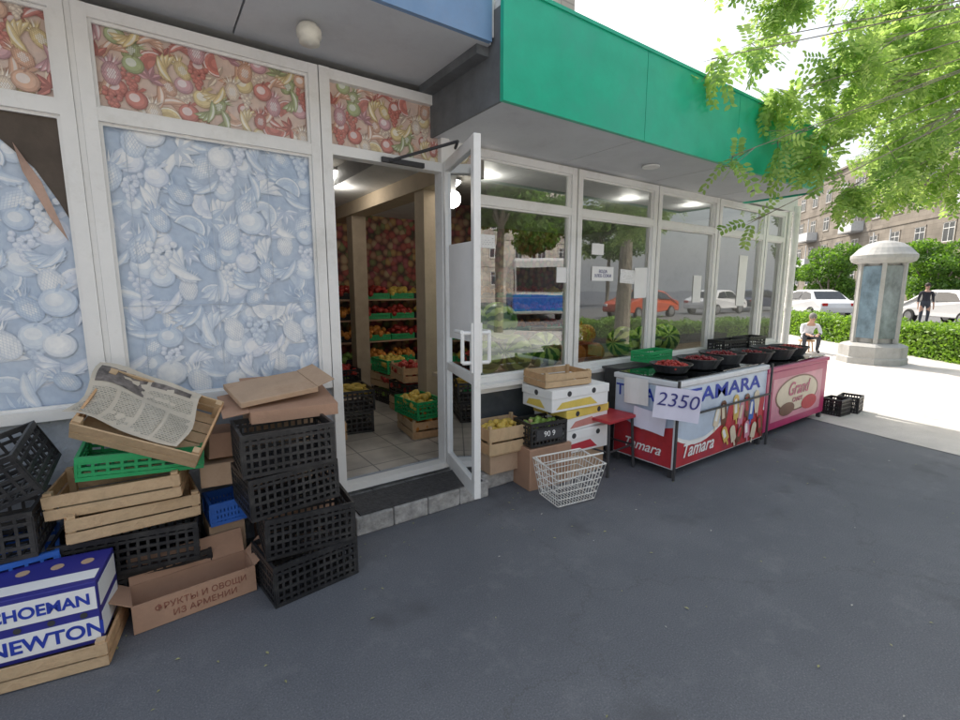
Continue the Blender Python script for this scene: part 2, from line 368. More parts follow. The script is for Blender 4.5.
tuffm=tuff('tuff_stone',(.27,.235,.195),(.32,.28,.235),(.22,.19,.16))
tuffb=tuff('beige_stone',(.5,.46,.41),(.56,.52,.46),(.38,.35,.32))

# ------------------------------------------------------------------ setting: ground
b=MB(); b.quad((-300,-300,0),(300,-300,0),(300,300,0),(-300,300,0)); g=b.obj('ground',asph); g['kind']='structure'
b=MB(); b.poly([(5.6,-.7,.004),(5.6,-7.7,.004),(11,-7.7,.004),(19,6.5,.004),(30,20,.004),(20,30,.004),(7.3,6.8,.004),(7.3,2.9,.004),(6.35,2.6,.004),(6.0,1.2,.004)]); g=b.obj('pavement',pave); g['kind']='structure'  # pale sheet begun at the shadow edge, sunlit brightness put into its colour
b=MB(); b.quad((-60,-7.75,.004),(5.59,-7.75,.004),(5.59,-.7,.004),(-60,-.7,.004)); g=b.obj('pavement',pave); g['kind']='structure'  # unseen pale sheet behind the camera, added to bounce sun onto the shop front
b=MB(); b.quad((-120,-19,.004),(120,-19,.004),(120,-8,.004),(-120,-8,.004)); g=b.obj('road',roadm); g['kind']='structure'
hd=Vector((.66,.75,0)).normalized(); hn=Vector((hd.y,-hd.x,0))
def hp(s,o,z=0): 
    p=Vector((13.17,2.05,0))+hd*s+hn*o; return (p.x,p.y,z)
b=MB(); b.quad(hp(-8,5,.008),hp(-8,17,.008),hp(90,17,.008),hp(90,5,.008)); g=b.obj('road',roadm); g['kind']='structure'
b=MB()
def obx(b,s0,s1,o0,o1,z0,z1,m=0):
    vs=[hp(s0,o0,z0),hp(s0,o1,z0),hp(s1,o1,z0),hp(s1,o0,z0),hp(s0,o0,z1),hp(s0,o1,z1),hp(s1,o1,z1),hp(s1,o0,z1)]
    b.add(vs,[(0,3,2,1),(4,5,6,7),(0,1,5,4),(1,2,6,5),(2,3,7,6),(3,0,4,7)],m)
obx(b,-8,90,4.7,5,0,.13); g=b.obj('kerb',concrete); g['kind']='structure'
b=MB(); b.box(-120,8,-8,-7.75,0,.13); g=b.obj('kerb',concrete); g['kind']='structure'

# ------------------------------------------------------------------ shop building
shop=empty('shop_building',(1.4,2.97,0)); tag(shop,'single-storey grocery shop with white plastic windows and green fascia','shop')
O=Vector((1.4,2.97,0))
def sp(b,name,mats,parent=shop,**k):
    o=b.obj(name,mats,**k); o.parent=parent; o.matrix_parent_inverse=Matrix.Translation(-O) if parent is shop else Matrix.Identity(4)
    return o
FY=2.97; CE=5.95
b=MB() # walls
b.box(-3,.95,FY+.02,FY+.2,0,.87,1); 
for i in range(1,6):
    a_=2.27+i*.86; b.box(a_,a_+.85,FY+.02,FY+.06,0,.74,0)
b.box(1.96,3.12,FY+.02,FY+.06,0,.12,0)
b.box(1.96,7.08,FY+.09,FY+.2,0,.735,0)
b.box(-3.1,-2.95,FY+.2,6.7,0,2.85,0); b.box(7.1,7.25,FY+.25,6.7,0,2.6,0)
b.box(-3,7.2,6.7,6.85,0,3.0,0); b.box(.95,1.95,FY+.05,FY+.2,0,.155,1)
sp(b,'wall',[pvc_shade,plaster])
b=MB(); b.box(-2.95,7.1,FY+.2,6.7,.02,.16); sp(b,'floor',tilem)
b=MB(); b.box(-2.95,7.1,FY+.02,6.7,2.72,2.78); sp(b,'ceiling',ceilm)
b=MB(); b.quad((-2.9,6.68,.16),(7.1,6.68,.16),(7.1,6.68,2.72),(-2.9,6.68,2.72)); b.quad((-2.93,3.2,.16),(-2.93,6.68,.16),(-2.93,6.68,2.72),(-2.93,3.2,2.72)); sp(b,'wallpaper',filmint)
b=MB(); b.box(-3.1,1.68,2.25,6.85,2.86,3.35,0); b.box(1.69,CE-.02,2.18,FY-.02,2.55,3.05,0); b.box(1.69,7.3,FY-.02,6.85,2.55,3.05,0); sp(b,'roof',[pvc_shade])
b=MB(); x=-3.1
while x<1.6:
    b.box(x,min(x+1.19,1.675),2.27,FY+.0,2.83,2.858); x+=1.2
sp(b,'soffit',soffitm)
b=MB(); x=1.70
while x<CE-.1:
    b.box(x,min(x+1.19,CE-.03),2.2,FY+.0,2.525,2.548); x+=1.2
sp(b,'soffit',soffitm)
b=MB(); b.box(1.683,1.70,2.18,FY,2.52,3.0); b.box(1.60,1.69,2.3,FY,2.78,2.86); sp(b,'canopy_end',endm)
b=MB(); x=1.67
while x<CE-.1:
    b.box(x,min(x+1.23,CE+.02),2.15,2.178,2.51,3.08); x+=1.235
b.box(1.67,CE+.02,2.14,2.2,3.08,3.1); b.box(CE,CE+.02,2.18,FY,2.51,3.08)
sp(b,'fascia',greenf)
b=MB(); b.box(CE+.03,7.32,FY-.05,FY-.03,2.53,3.0); b.box(7.30,7.32,FY-.03,FY+2,2.53,3.0); sp(b,'roof_edge',pvc_shade)
b=MB(); x=-3.1
while x<1.5:
    b.box(x,min(x+1.59,1.66),2.24,2.268,2.83,3.4); x+=1.6
sp(b,'fascia',bluef)
b=MB(); b.lathe([(.05,0),(.05,.02),(.06,.03),(.062,.06),(.045,.085),(.015,.098)],20,0,(0.79,2.62,2.73)); 
o=sp(b,'soffit_lamp',mat('lamp_globe',(.7,.68,.6),.3),smooth=True)
for lx in (3.55,5.4):
    b=MB(); b.lathe([(.07,0),(.07,.012),(.05,.02)],20,0,(lx,2.55,2.505)); sp(b,'soffit_lamp',pvc)

def frame(b,x0,x1,z0,z1,w=.055,y0=None,y1=None):
    y0=FY-.03 if y0 is None else y0; y1=FY+.04 if y1 is None else y1
    b.box(x0,x0+w,y0,y1,z0,z1); b.box(x1-w,x1,y0,y1,z0,z1)
    b.box(x0+w,x1-w,y0+.002,y1-.002,z0,z0+w); b.box(x0+w,x1-w,y0+.002,y1-.002,z1-w,z1)
def pane(x0,x1,z0,z1,m,parent,y=FY+.012,name='pane'):
    b=MB(); b.quad((x0,y,z0),(x1,y,z0),(x1,y,z1),(x0,y,z1)); o=b.obj(name,m); o.parent=parent; return o
def window(x0,x1,z0,zt,z1,kind,split=.06):
    e=MB(); frame(e,x0,x1,z0,z1); e.box(x0+.055,x1-.055,FY-.027,FY+.037,zt,zt+split)
    o=sp(e,'window',pvc)
    if kind=='film':
        fruit_film(x0+.055,x1-.055,z0+.055,zt,palblue,o,FY+.018,1.15)
        fruit_film(x0+.055,x1-.055,zt+split,z1-.055,palcol,o,FY+.018,.82)
    else:
        for a,c in ((z0+.055,zt),(zt+split,z1-.055)): pane(x0+.055,x1-.055,a,c,winglass,o)
    e=MB(); frame(e,x0+.055,x1-.055,z0+.055,zt,.014,FY-.012,FY+.006); frame(e,x0+.055,x1-.055,zt+split,z1-.055,.014,FY-.012,FY+.006)
    q=e.obj('glazing_bead',pvc); q.parent=o
    return o
w0=window(-1.42,-.19,.88,2.28,2.78,'film')
w1=window(-.165,.925,.88,2.28,2.78,'film')
wm=window(-2.9,-1.45,.88,2.28,2.78,'film')
for xa in (-.189,-1.449):
    b=MB(); b.box(xa,xa+.023,FY-.02,FY+.04,.88,2.78); sp(b,'mullion',pvc)
b=MB()
for x in (-.02,.33,.62,): 
    b.quad((x,FY+.0065,.94),(x+.003,FY+.0065,.94),(x+.004,FY+.0065,2.27),(x+.001,FY+.0065,2.27))
b.quad((-.1,FY+.0065,1.41),(.86,FY+.0065,1.42),(.86,FY+.0065,1.424),(-.1,FY+.0065,1.415))
o=b.obj('film_seam',mat('seam',(.48,.55,.64),.5)); o.parent=w1
b=MB(); b.poly([(-.62,FY+.006,2.27),(-.25,FY+.006,2.27),(-.25,FY+.006,1.80),(-.29,FY+.006,1.9),(-.36,FY+.006,2.04),(-.48,FY+.006,2.17)]); 
b.poly([(-.42,FY+.002,2.14),(-.34,FY-.01,1.98),(-.27,FY-.012,1.72),(-.325,FY-.015,1.82),(-.40,FY-.004,2.02)],1)
o=b.obj('torn_gap',[mat('torn_dark',(.09,.07,.055),.8),mat('film_back',(.42,.28,.22),.7)]); o.parent=w0
xs=[2.0,3.1,4.25,5.4,6.55,7.12]
for i in range(5): window(xs[i]+.01,xs[i+1]-.01,.76,2.12,2.51,'glass')
b=MB(); frame(b,2.01,3.1,.12,.733,.05,FY-.02,FY+.05); lw=sp(b,'lower_window',pvc)
o=pane(2.06,3.05,.17,.683,mat('dark_lower_pane',(.07,.08,.09),.12,var=.4,scale=2,bump=.02),lw,y=FY+.02)
b=MB(); b.box(1.98,7.14,FY-.09,FY-.032,.735,.765); sp(b,'window_sill',pvc)
b=MB(); b.box(7.12,7.2,FY-.05,FY+.2,0,2.52); sp(b,'corner_post',pvc)
b=MB(); b.tube((7.28,2.9,0),(7.28,2.9,2.6),.045,n=14); b.tube((7.28,2.9,1.2),(7.28,2.9,1.24),.055,n=14); sp(b,'downpipe',pvc)
# door
b=MB(); b.box(.93,.99,FY-.035,FY+.06,.16,2.78); b.box(1.745,1.81,FY-.035,FY+.06,.16,2.78); b.box(.99,1.745,FY-.03,FY+.05,2.30,2.36); b.box(.99,1.745,FY-.03,FY+.05,2.72,2.78); b.box(.99,1.745,FY-.03,FY+.06,.155,.2)
b.box(1.812,2.005,FY-.01,FY+.05,.1,2.8)
df=sp(b,'door_frame',pvc)
fruit_film(.99,1.745,2.36,2.72,palcol,df,FY+.014,.82)
leaf=empty('door',(1.775,FY-.04,.2)); leaf.parent=shop; leaf.matrix_parent_inverse=Matrix.Translation(-O)
leaf.rotation_euler=(0,0,R(74))
LW=.68; LH=2.16
b=MB(); b.box(-LW,-LW+.055,-.022,.022,0,LH); b.box(-.055,0,-.022,.022,0,LH); b.box(-LW+.055,-.055,-.02,.02,0,.1); b.box(-LW+.055,-.055,-.02,.02,LH-.07,LH); b.box(-LW+.055,-.055,-.02,.02,.72,.78)
b.obj('frame',pvc,leaf,bevel=.004)
b=MB(); b.quad((-LW+.055,0,.1),(-.055,0,.1),(-.055,0,LH-.07),(-LW+.055,0,LH-.07)); b.obj('pane',clearglass,leaf)
for sgn in (-1,1):
    b=MB(); b.box(-LW+.01,-LW+.045,min(sgn*.023,sgn*.034),max(sgn*.023,sgn*.034),.8,1.1)
    b.tube((-LW+.028,sgn*.028,1.04),(-LW+.028,sgn*.085,1.04),.012); b.tube((-LW+.028,sgn*.085,1.045),(-LW+.17,sgn*.085,1.04),.013)
    b.tube((-LW+.028,sgn*.085,1.04),(-LW+.028,sgn*.085,.86),.012); b.tube((-LW+.028,sgn*.028,.86),(-LW+.028,sgn*.085,.86),.012)
    b.obj('handle',pvc,leaf)
b=MB(); b.quad((-LW+.07,.006,.98),(-.09,.006,.96),(-.09,.006,1.60),(-LW+.075,.006,1.58)); b.quad((-LW+.07,-.006,.98),(-.09,-.006,.96),(-.09,-.006,1.60),(-LW+.075,-.006,1.58)); pn=b.obj('paper_notice',whitep,leaf)
b=MB(); b.box(1.3,1.6,FY-.06,FY-.035,2.3,2.33); b.tube((1.35,FY-.06,2.31),(1.6,2.5,2.37),.01); b.tube((1.6,2.5,2.37),(1.66,2.62,2.37),.01); sp(b,'door_closer',steel)
b=MB(); 
for i in range(4): b.box(.93+.25*i,.93+.25*i+.246,2.62,FY+.04,0,.12,0)
sp(b,'step',stonew,bevel=.01)
b=MB(); b.box(.96,1.88,2.635,FY-.05,.122,.134,0); sp(b,'door_mat',mat_blk)
b=MB(); b.box(1.94,2.55,2.72,FY-.025,0,.12,0); sp(b,'plinth',stonew,bevel=.012)

def block(name,length,storeys,bays,sh,m,loc,rotz,label,depth=12,base=1.0,winmat=None,balc=(),z0=0,extra=.6,bx0=1.2):
    e=empty(name,loc,(0,0,rotz)); tag(e,label,'apartment building')
    H=z0+storeys*sh+extra
    b=MB(); b.box(0,length,0,depth,0,H); b.obj('wall',m,e)
    b=MB(); b.box(-.1,length+.1,-.2,depth+.1,H,H+.2); b.obj('cornice',m,e)
    b=MB()
    for s in range(1,storeys): b.box(-.03,length+.03,-.06,-.001,z0+s*sh-.1,z0+s*sh+.05)
    b.obj('string_course',m,e)
    ww,wh=1.25,1.5; b=MB()
    b.box(-ww/2-.1,ww/2+.1,-.05,-.002,-.12,0,2); b.box(-ww/2-.1,-ww/2,-.04,-.002,0,wh,2); b.box(ww/2,ww/2+.1,-.04,-.002,0,wh,2); b.box(-ww/2-.1,ww/2+.1,-.06,-.002,wh,wh+.12,2)
    b.box(-ww/2,ww/2,-.012,-.002,0,wh,0)
    for x in (-ww/2,-.03,ww/2-.06): b.box(x,x+.06,-.03,-.013,0,wh,1)
    for z in (0,wh*.68,wh-.06): b.box(-ww/2+.06,ww/2-.06,-.028,-.014,z,z+.06,1)
    proto=None; step=(length-2*bx0)/max(1,bays-1)
    for s in range(storeys):
        for i in range(bays):
            p=(bx0+i*step,0,z0+s*sh+base)
            if proto is None: proto=b.obj('window',[winmat,pvc,m],e,loc=p)
            else:
                c=proto.copy(); c.location=p; COL.objects.link(c)
    bp=None
    for s,i in balc:
        p=(bx0+i*step,0,z0+s*sh+.1)
        if bp is None:
            b=MB(); b.box(-1.3,1.3,-1.1,-.01,-.15,0,0); b.box(-1.3,1.3,-1.1,-1.04,0,.95,1); b.box(-1.3,-1.24,-1.04,-.01,0,.95,1); b.box(1.24,1.3,-1.04,-.01,0,.95,1)
            b.box(-1.3,-1.22,-1.1,-1.02,.95,2.5,1); b.box(1.22,1.3,-1.1,-1.02,.95,2.5,1)
            bp=b.obj('balcony',[concrete,pvc_shade],e,loc=p)
        else:
            c=bp.copy(); c.location=p; COL.objects.link(c)
    return e
wdark=mat('dark_window_glass',(.07,.08,.09),.08,var=.4,scale=.7,bump=0)
block('apartment_building',26,2,8,3.1,tuffb,(-19,6.86,0),0,'beige stone apartment block rising behind the shop',winmat=wdark,z0=1.5,extra=.5,base=1.3)
block('apartment_building',52,4,16,3.15,tuffm,(84,39.5,0),R(180+42.4),'grey-brown tuff stone apartment building with balconies across the road',winmat=wdark,balc=((1,3),(2,3),(3,3),(1,6),(2,6),(3,9),(2,9),(1,11),(3,12),(2,14)),extra=.9,z0=1.0)
block('apartment_building',70,4,20,3.1,tuffb,(45,-38,0),R(180),'long pale apartment building on the opposite side of the street',winmat=wdark,extra=.9,z0=1)

# ------------------------------------------------------------------ interior things
for i,(x,y) in enumerate(((2.25,4.05),(2.25,5.9))):
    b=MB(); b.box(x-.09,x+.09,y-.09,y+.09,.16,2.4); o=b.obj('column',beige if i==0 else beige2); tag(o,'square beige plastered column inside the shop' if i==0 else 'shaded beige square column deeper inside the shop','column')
b=MB(); b.box(2.13,2.37,3.3,6.6,2.4,2.7); o=b.obj('ceiling_beam',beige); tag(o,'beige beam running under the shop ceiling','beam')
lampm=emis('lamp_glow',(1,.97,.9),30)
lp=None
for x,y,pwr in ((1.74,5.0,8),(4.74,3.68,9),(5.75,3.5,8),(2.7,3.75,13)):
    if lp is None:
        b=MB(); b.lathe([(.11,0),(.11,.03)],24,0,(0,0,-.03)); lp=b.obj('ceiling_lamp',pvc,loc=(x,y,2.718)); b=MB(); b.lathe([(.02,-.09),(.06,-.08),(.09,-.055),(.1,-.031)],24,0,(0,0,0)); b.obj('diffuser',lampm,lp)
        tag(lp,'round lit domed ceiling lamp inside the shop','lamp','ceiling lamps in the shop')
    else: copy_thing(lp,(x,y,2.718),(0,0,0))
    l=bpy.data.lights.new('lamp_light','POINT'); l.energy=pwr; l.color=(1,.93,.82); l.shadow_soft_size=.1
    lo=bpy.data.objects.new('lamp_light',l); COL.objects.link(lo); lo.location=(x,y,2.5)
    
# ------------------------------------------------------------------ crates, boxes
def crate_mesh(w,d,h,n=9,bars=3):
    b=MB(); t=.01
    for z,hh in ((0,.018),(h-.024,.024)):
        b.box(-w/2,w/2,-d/2,-d/2+t+.004,z,z+hh); b.box(-w/2,w/2,d/2-t-.004,d/2,z,z+hh)
        b.box(-w/2,-w/2+t+.004,-d/2+.014,d/2-.014,z,z+hh); b.box(w/2-t-.004,w/2,-d/2+.014,d/2-.014,z,z+hh)
    for k in range(1,bars+1):
        z=h*k/(bars+1.0); q=.007
        b.box(-w/2+.002,w/2-.002,-d/2+.002,-d/2+t,z-q,z+q); b.box(-w/2+.002,w/2-.002,d/2-t,d/2-.002,z-q,z+q)
        b.box(-w/2+.002,-w/2+t,-d/2+.01,d/2-.01,z-q,z+q); b.box(w/2-t,w/2-.002,-d/2+.01,d/2-.01,z-q,z+q)
    for i in range(n+1):
        x=-w/2+.01+(w-.02)*i/n; q=.006 if 0<i<n else .012
        b.box(x-q,x+q,-d/2+.004,-d/2+t-.001,.018,h-.024); b.box(x-q,x+q,d/2-t+.001,d/2-.004,.018,h-.024)
        b.box(x-.005,x+.005,-d/2+.014,d/2-.014,.004,.012)
    m=max(3,int(n*d/w))
    for i in range(m+1):
        y=-d/2+.012+(d-.024)*i/m; q=.006 if 0<i<m else .012
        b.box(-w/2+.004,-w/2+t-.001,y-q,y+q,.018,h-.024); b.box(w/2-t+.001,w/2-.004,y-q,y+q,.018,h-.024)
        b.box(-w/2+.014,w/2-.014,y-.005,y+.005,.003,.011)
    return b
cc={}
def crate(kind,loc,rot=(0,0,0),label='',w=.44,d=.32,h=.2,mats=black,n=9,bars=3):
    key=(kind,w,d,h)
    if key not in cc:
        o=crate_mesh(w,d,h,n,bars).obj('plastic_crate',mats); cc[key]=o
        o.location=loc;o.rotation_euler=rot
    else: o=copy_thing(cc[key],loc,rot)
    tag(o,label,'crate','plastic crates piled outside the shop'); return o
def wood_mesh(w,d,h):
    b=MB(); t=.008
    for sx in (-1,1):
        for sy in (-1,1): 
            cx=sx*(w/2-.02);cy=sy*(d/2-.02); b.box(cx-.014,cx+.014,cy-.014,cy+.014,.006,h+.012)
    for z0,z1 in ((.008,h*.46),(h*.54,h)):
        b.box(-w/2,w/2,-d/2-.002,-d/2+t-.003,z0,z1,0); b.box(-w/2,w/2,d/2-t+.003,d/2+.002,z0,z1,0)
        b.box(-w/2-.002,-w/2+t,-d/2+.008,d/2-.008,z0+.002,z1-.002,1); b.box(w/2-t,w/2+.002,-d/2+.008,d/2-.008,z0+.002,z1-.002,1)
    k=5
    for i in range(k):
        y0=-d/2+.01+(d-.02)*i/k; b.box(-w/2+.01,w/2-.01,y0,y0+(d-.02)/k-.006,0,.007,0)
    return b
wc=None
def woodcrate(loc,rot=(0,0,0),label='shallow pale wooden fruit tray',sc=None):
    global wc
    if wc is None: wc=wood_mesh(.5,.33,.115).obj('wooden_crate',[wood,wood2],loc=loc,rot=rot); o=wc
    else: o=copy_thing(wc,loc,rot,sc=sc)
    tag(o,label,'crate','wooden trays piled outside the shop'); return o
def carton(w,d,h,loc,rot,mats,label,flaps=None,closed=True,name='cardboard_box',bands=None):
    b=MB(); t=.006
    if closed: b.box(-w/2,w/2,-d/2,d/2,0,h)
    else:
        b.box(-w/2,w/2,-d/2,-d/2+t,0,h); b.box(-w/2,w/2,d/2-t,d/2,0,h); b.box(-w/2,-w/2+t,-d/2+t,d/2-t,0,h); b.box(w/2-t,w/2,-d/2+t,d/2-t,0,h); b.box(-w/2+t,w/2-t,-d/2+t,d/2-t,0,t)
    o=b.obj(name,mats,loc=loc,rot=rot,bevel=.004 if closed else 0)
    if flaps:
        for side,ang,ln in flaps:
            fb=MB(); L_=w if side in 'fb' else d
            fb.box(-L_/2+.004,L_/2-.004,0,ln,-.002,.002)
            rz={'f':180,'b':0,'l':90,'r':-90}[side]
            pos={'f':(0,-d/2,h),'b':(0,d/2,h),'l':(-w/2,0,h),'r':(w/2,0,h)}[side]
            f=fb.obj('flap',mats,o); f.matrix_local=Matrix.Translation(pos)@Matrix.Rotation(R(rz),4,'Z')@Matrix.Rotation(R(ang),4,'X')
    tag(o,label,'box'); return o
def vents(o,pts,r,M0,m=darkm):
    for p in pts:
        b=MB(); b.lathe([(r,0),(r,.002)],14,0,(0,0,0),Matrix.Translation(p)@M0); b.obj('vent_hole',m,o)
RX=Matrix.Rotation(R(90),4,'X'); RY=Matrix.Rotation(R(-90),4,'Y')
for i,(dx,dy,rz,tx) in enumerate(((.02,-.02,7,0),(.035,.01,-3,1.5),(-.035,.05,5,-1),(-.04,.045,-1,0))):
    crate('black',(.55+dx,2.42+dy,.002+i*.21),(R(tx*.6),R(tx),R(rz)),'black lattice plastic crate in a staggered stack beside the doorstep',w=.43,d=.33,h=.205,n=12,bars=4)
carton(.42,.22,.41,(.62,2.81,0),(0,0,0),card,'plain brown cardboard box standing behind the black crates')
carton(.4,.22,.41,(.6,2.82,.415),(0,0,R(2)),card2,'worn brown cardboard box behind the black crates')
carton(.44,.32,.06,(.6,2.68,.852),(R(9),R(1),R(-2)),card,'flattened brown cardboard box lying across the crate stack',flaps=[('l',-8,.12),('f',-75,.06),('b',18,.12)])
carton(.4,.3,.03,(.52,2.72,.95),(R(10),R(-4),R(7)),card2,'folded cardboard sheet lying across the crate stack',flaps=[('r',14,.1)])
carton(.16,.2,.12,(.24,2.74,.5),(0,0,R(-8)),card2,'small cardboard box wedged between crate stacks')
carton(.15,.2,.13,(.25,2.76,.64),(0,R(5),R(9)),card,'small brown box wedged between crate stacks')
carton(.17,.2,.28,(.245,2.78,0),(0,0,R(3)),card2,'small upright cardboard box between crate stacks')
crate('blue',(.25,2.74,.29),(0,0,R(4)),'small blue plastic crate between the stacks',w=.17,d=.2,h=.12,mats=bluep)
crate('black',(-.12,2.77,0),(0,0,R(2)),'black lattice crate at the bottom of the pile',w=.56,d=.34,h=.19,n=14,bars=4)
crate('black',(-.15,2.75,.195),(0,R(1.5),R(-7)),'black lattice crate under the wooden trays',w=.56,d=.34,h=.19)
woodcrate((-.13,2.73,.40),(0,R(2),R(4)),'shallow wooden fruit tray in the middle of the pile')
woodcrate((-.16,2.73,.525),(R(2),R(-2),R(-9)),'shallow wooden fruit tray set askew in the pile')
crate('green',(-.07,2.73,.665),(R(3),R(4),R(-3)),'flat bright green plastic crate under a tilted wooden tray',w=.48,d=.32,h=.11,mats=greenp)
woodcrate((-.03,2.68,.855),(R(38),R(24),R(-14)),'steeply tilted wooden tray lined with newspaper on top of the pile')
b=MB(); npx,npy=12,8
def NP(u,v,dz=0): return (-.235+.45*u+.02*math.sin(v*5),-.16+.31*v+.015*math.sin(u*6),.010*math.sin(u*11)+.012*math.cos(v*9+u*5)+dz)
for j in range(npy):
    for i in range(npx): b.quad(NP(i/npx,j/npy),NP((i+1)/npx,j/npy),NP((i+1)/npx,(j+1)/npy),NP(i/npx,(j+1)/npy),0)
def patch(u0,u1,v0,v1,m,dz=.0016,k=6):
    for j in range(k):
        for i in range(k):
            a=lambda q:u0+(u1-u0)*q/k; c=lambda q:v0+(v1-v0)*q/k
            b.quad(NP(a(i),c(j),dz),NP(a(i+1),c(j),dz),NP(a(i+1),c(j+1),dz),NP(a(i),c(j+1),dz),m)
for u in (.04,.28,.52,.76): patch(u,u+.2,.05,.52,1)
patch(.04,.48,.6,.93,2); patch(.52,.96,.6,.8,1); patch(.52,.92,.85,.93,2,k=3)
o=b.obj('newspaper',[newsbase,newsprint,newsdark],loc=(-.05,2.64,.978),rot=(R(39),R(24),R(-18))); tag(o,'printed sheet of old newspaper lying on the tilted tray','newspaper')
crate('black',(-.66,2.76,0),(0,0,R(-2)),'black lattice crate at the foot of the outer stack',w=.44,d=.32,h=.2)
crate('bluebig',(-.64,2.73,.205),(0,0,R(6)),'blue plastic crate inside the black stack',w=.45,d=.33,h=.18,mats=bluep)
crate('black',(-.67,2.74,.39),(0,0,R(-4)),'black lattice crate stacked on a blue crate',w=.44,d=.32,h=.2)
crate('black',(-.60,2.72,.63),(R(12),R(-20),R(-9)),'black lattice crate lying tilted on its stack',w=.44,d=.32,h=.2)
woodcrate((-.50,2.45,0.0),(0,0,R(-10)),'wooden tray on the asphalt holding a navy fruit box',sc=(1.15,1.0,.9))
nb=carton(.46,.28,.265,(-.465,2.46,.085),(0,0,R(-9)),navy,'navy blue and white printed fruit carton in a wooden tray',name='fruit_carton')
b=MB(); b.box(-.225,.225,-.1425,-.1405,.02,.115); b.box(-.225,.225,-.1425,-.1405,.15,.245); b.box(-.22,.22,-.11,-.04,.2665,.2685); b.box(.2305,.2325,-.12,.12,.02,.115); b.box(.2305,.2325,-.12,.12,.15,.245); 
b.obj('white_label',whitep,nb)
text('lettering','NEWTON',.078,inkb,nb,(.065,-.1435,.065),FRONT,bold=.002)
text('lettering','SCHOEMAN',.064,inkb,nb,(.04,-.1435,.196),FRONT,bold=.0018,sx=.96)
vents(nb,[(x,-.1405,.132) for x in (-.12,-.02,.08,.18)],.012,RX); vents(nb,[(x,.05,.2656) for x in (-.05,.06,.16)],.022,Matrix.Identity(4),card2)
ob=carton(.5,.2,.13,(.075,2.5,0),(R(-2),0,R(4)),card,'low open brown cardboard box with printed lettering on the asphalt',closed=False,flaps=[('b',70,.12),('l',35,.09),('r',40,.13)])
text('lettering','ФРУКТЫ И ОВОЩИ',.04,brownink,ob,(0.02,-.1015,.085),FRONT)
text('lettering','ИЗ АРМЕНИИ',.04,brownink,ob,(0.03,-.1015,.038),FRONT)

def heap(name,w,d,r,n,col,loc,h=.08,label='',cat='fruit',rot=(0,0,0),sc=(1,1,1)):
    b=MB()
    for i in range(n):
        x=random.uniform(-w/2,w/2);y=random.uniform(-d/2,d/2); z=h*(1-(2*x/w)**2*.5-(2*y/d)**2*.5)*random.uniform(.3,1)
        b.ball((x,y,max(z,r*.6)),r*random.uniform(.85,1.1),0,8,6,sc)
    o=b.obj(name,col,smooth=True,loc=loc,rot=rot); o['kind']='stuff'; o['label']=label; return o
orange=mat('orange_skin',(.6,.23,.04),.45,var=.15,bump=.1)
yell=mat('yellow_fruit',(.6,.42,.08),.45,var=.2)
redf=mat('red_fruit',(.4,.04,.03),.3,var=.3)
grnf=mat('green_fruit',(.24,.37,.08),.4,var=.25)
cher=mat('dark_cherry',(.22,.015,.02),.22,var=.4)
carton(.42,.26,.14,(2.2,2.8,.125),(0,0,R(-3)),card2,'low brown cardboard box on the stone plinth')
woodcrate((2.16,2.78,.28),(0,0,R(-4)),'wooden crate with a little yellow fruit beside the shop door',sc=(.8,.9,1.8))
heap('yellow_fruit',.3,.2,.026,44,yell,(2.16,2.78,.43),.06,'yellow fruit lying in a wooden crate')
cb=crate('blk2',(2.42,2.62,.33),(0,0,R(-6)),'small black crate with pale painted numbers beside banana boxes',w=.34,d=.24,h=.18,mats=black)
b=MB(); b.box(-.12,.12,-.1225,-.1205,.05,.13); b.obj('tag_plate',darkm,cb); text('lettering','90 9',.06,whitep,cb,(0,-.1235,.09),FRONT)
heap('green_fruit',.28,.18,.022,40,grnf,(2.42,2.62,.44),.07,'green produce in a small black crate')
carton(.4,.22,.32,(2.43,2.6,0),(0,0,R(-5)),card,'brown cardboard box under the small black crate')
def banana(loc,rot,side,top,label,w=.5,d=.36,h=.2,wm=None):
    o=carton(w,d,h,loc,rot,side,label)
    b=MB(); b.box(-w/2-.006,w/2+.006,-d/2-.006,d/2+.006,h*.62,h+.006); b.obj('lid',top,o,bevel=.004)
    vents(o,[(-.13,-d/2-.0055,h*.8),(.13,-d/2-.0055,h*.8)],.022,RX); vents(o,[(-w/2-.0055,0,h*.8)],.022,RY)
    b=MB(); b.poly([(-w/2+.04,-d/2-.002,.02),(w/2-.12,-d/2-.002,.02),(w/2-.2,-d/2-.002,h*.5),(-w/2+.1,-d/2-.002,h*.42)]); b.obj('print_patch',wm,o)
    b=MB(); b.poly([(-w/2-.002,.13,.02),(-w/2-.002,-.1,.02),(-w/2-.002,-.04,h*.48),(-w/2-.002,.1,h*.4)]); b.obj('print_patch',wm,o)
    return o
carton(.46,.34,.2,(2.82,2.68,0),(0,0,R(3)),card2,'brown cardboard box at the bottom of the banana boxes')
banana((2.82,2.68,.205),(0,0,R(-4)),whitep,whitep,'white and red printed fruit box in a stack',wm=redprint,h=.18)
banana((2.83,2.69,.395),(0,0,R(2)),whitep,yellowp,'white and yellow printed banana box in a stack',wm=paleprint,h=.165)
banana((2.74,2.67,.57),(0,0,R(-3)),whitep,whitep,'white banana box with yellow print near the top of the stack',wm=yellowp,h=.165,w=.6)
woodcrate((2.66,2.69,.747),(0,0,R(-7)),'shallow open wooden crate on top of the banana boxes',sc=(.9,.9,.95))
b=MB()
def rect(z,w,d): return [(-w/2,-d/2,z),(w/2,-d/2,z),(w/2,d/2,z),(-w/2,d/2,z),(-w/2,-d/2,z)]
bw0,bd0,bw1,bd1,bh=.32,.22,.42,.3,.27
for k in range(6):
    t=k/5; b.path(rect(.02+t*bh,bw0+(bw1-bw0)*t,bd0+(bd1-bd0)*t),.0035 if k<5 else .005,5)
n=13
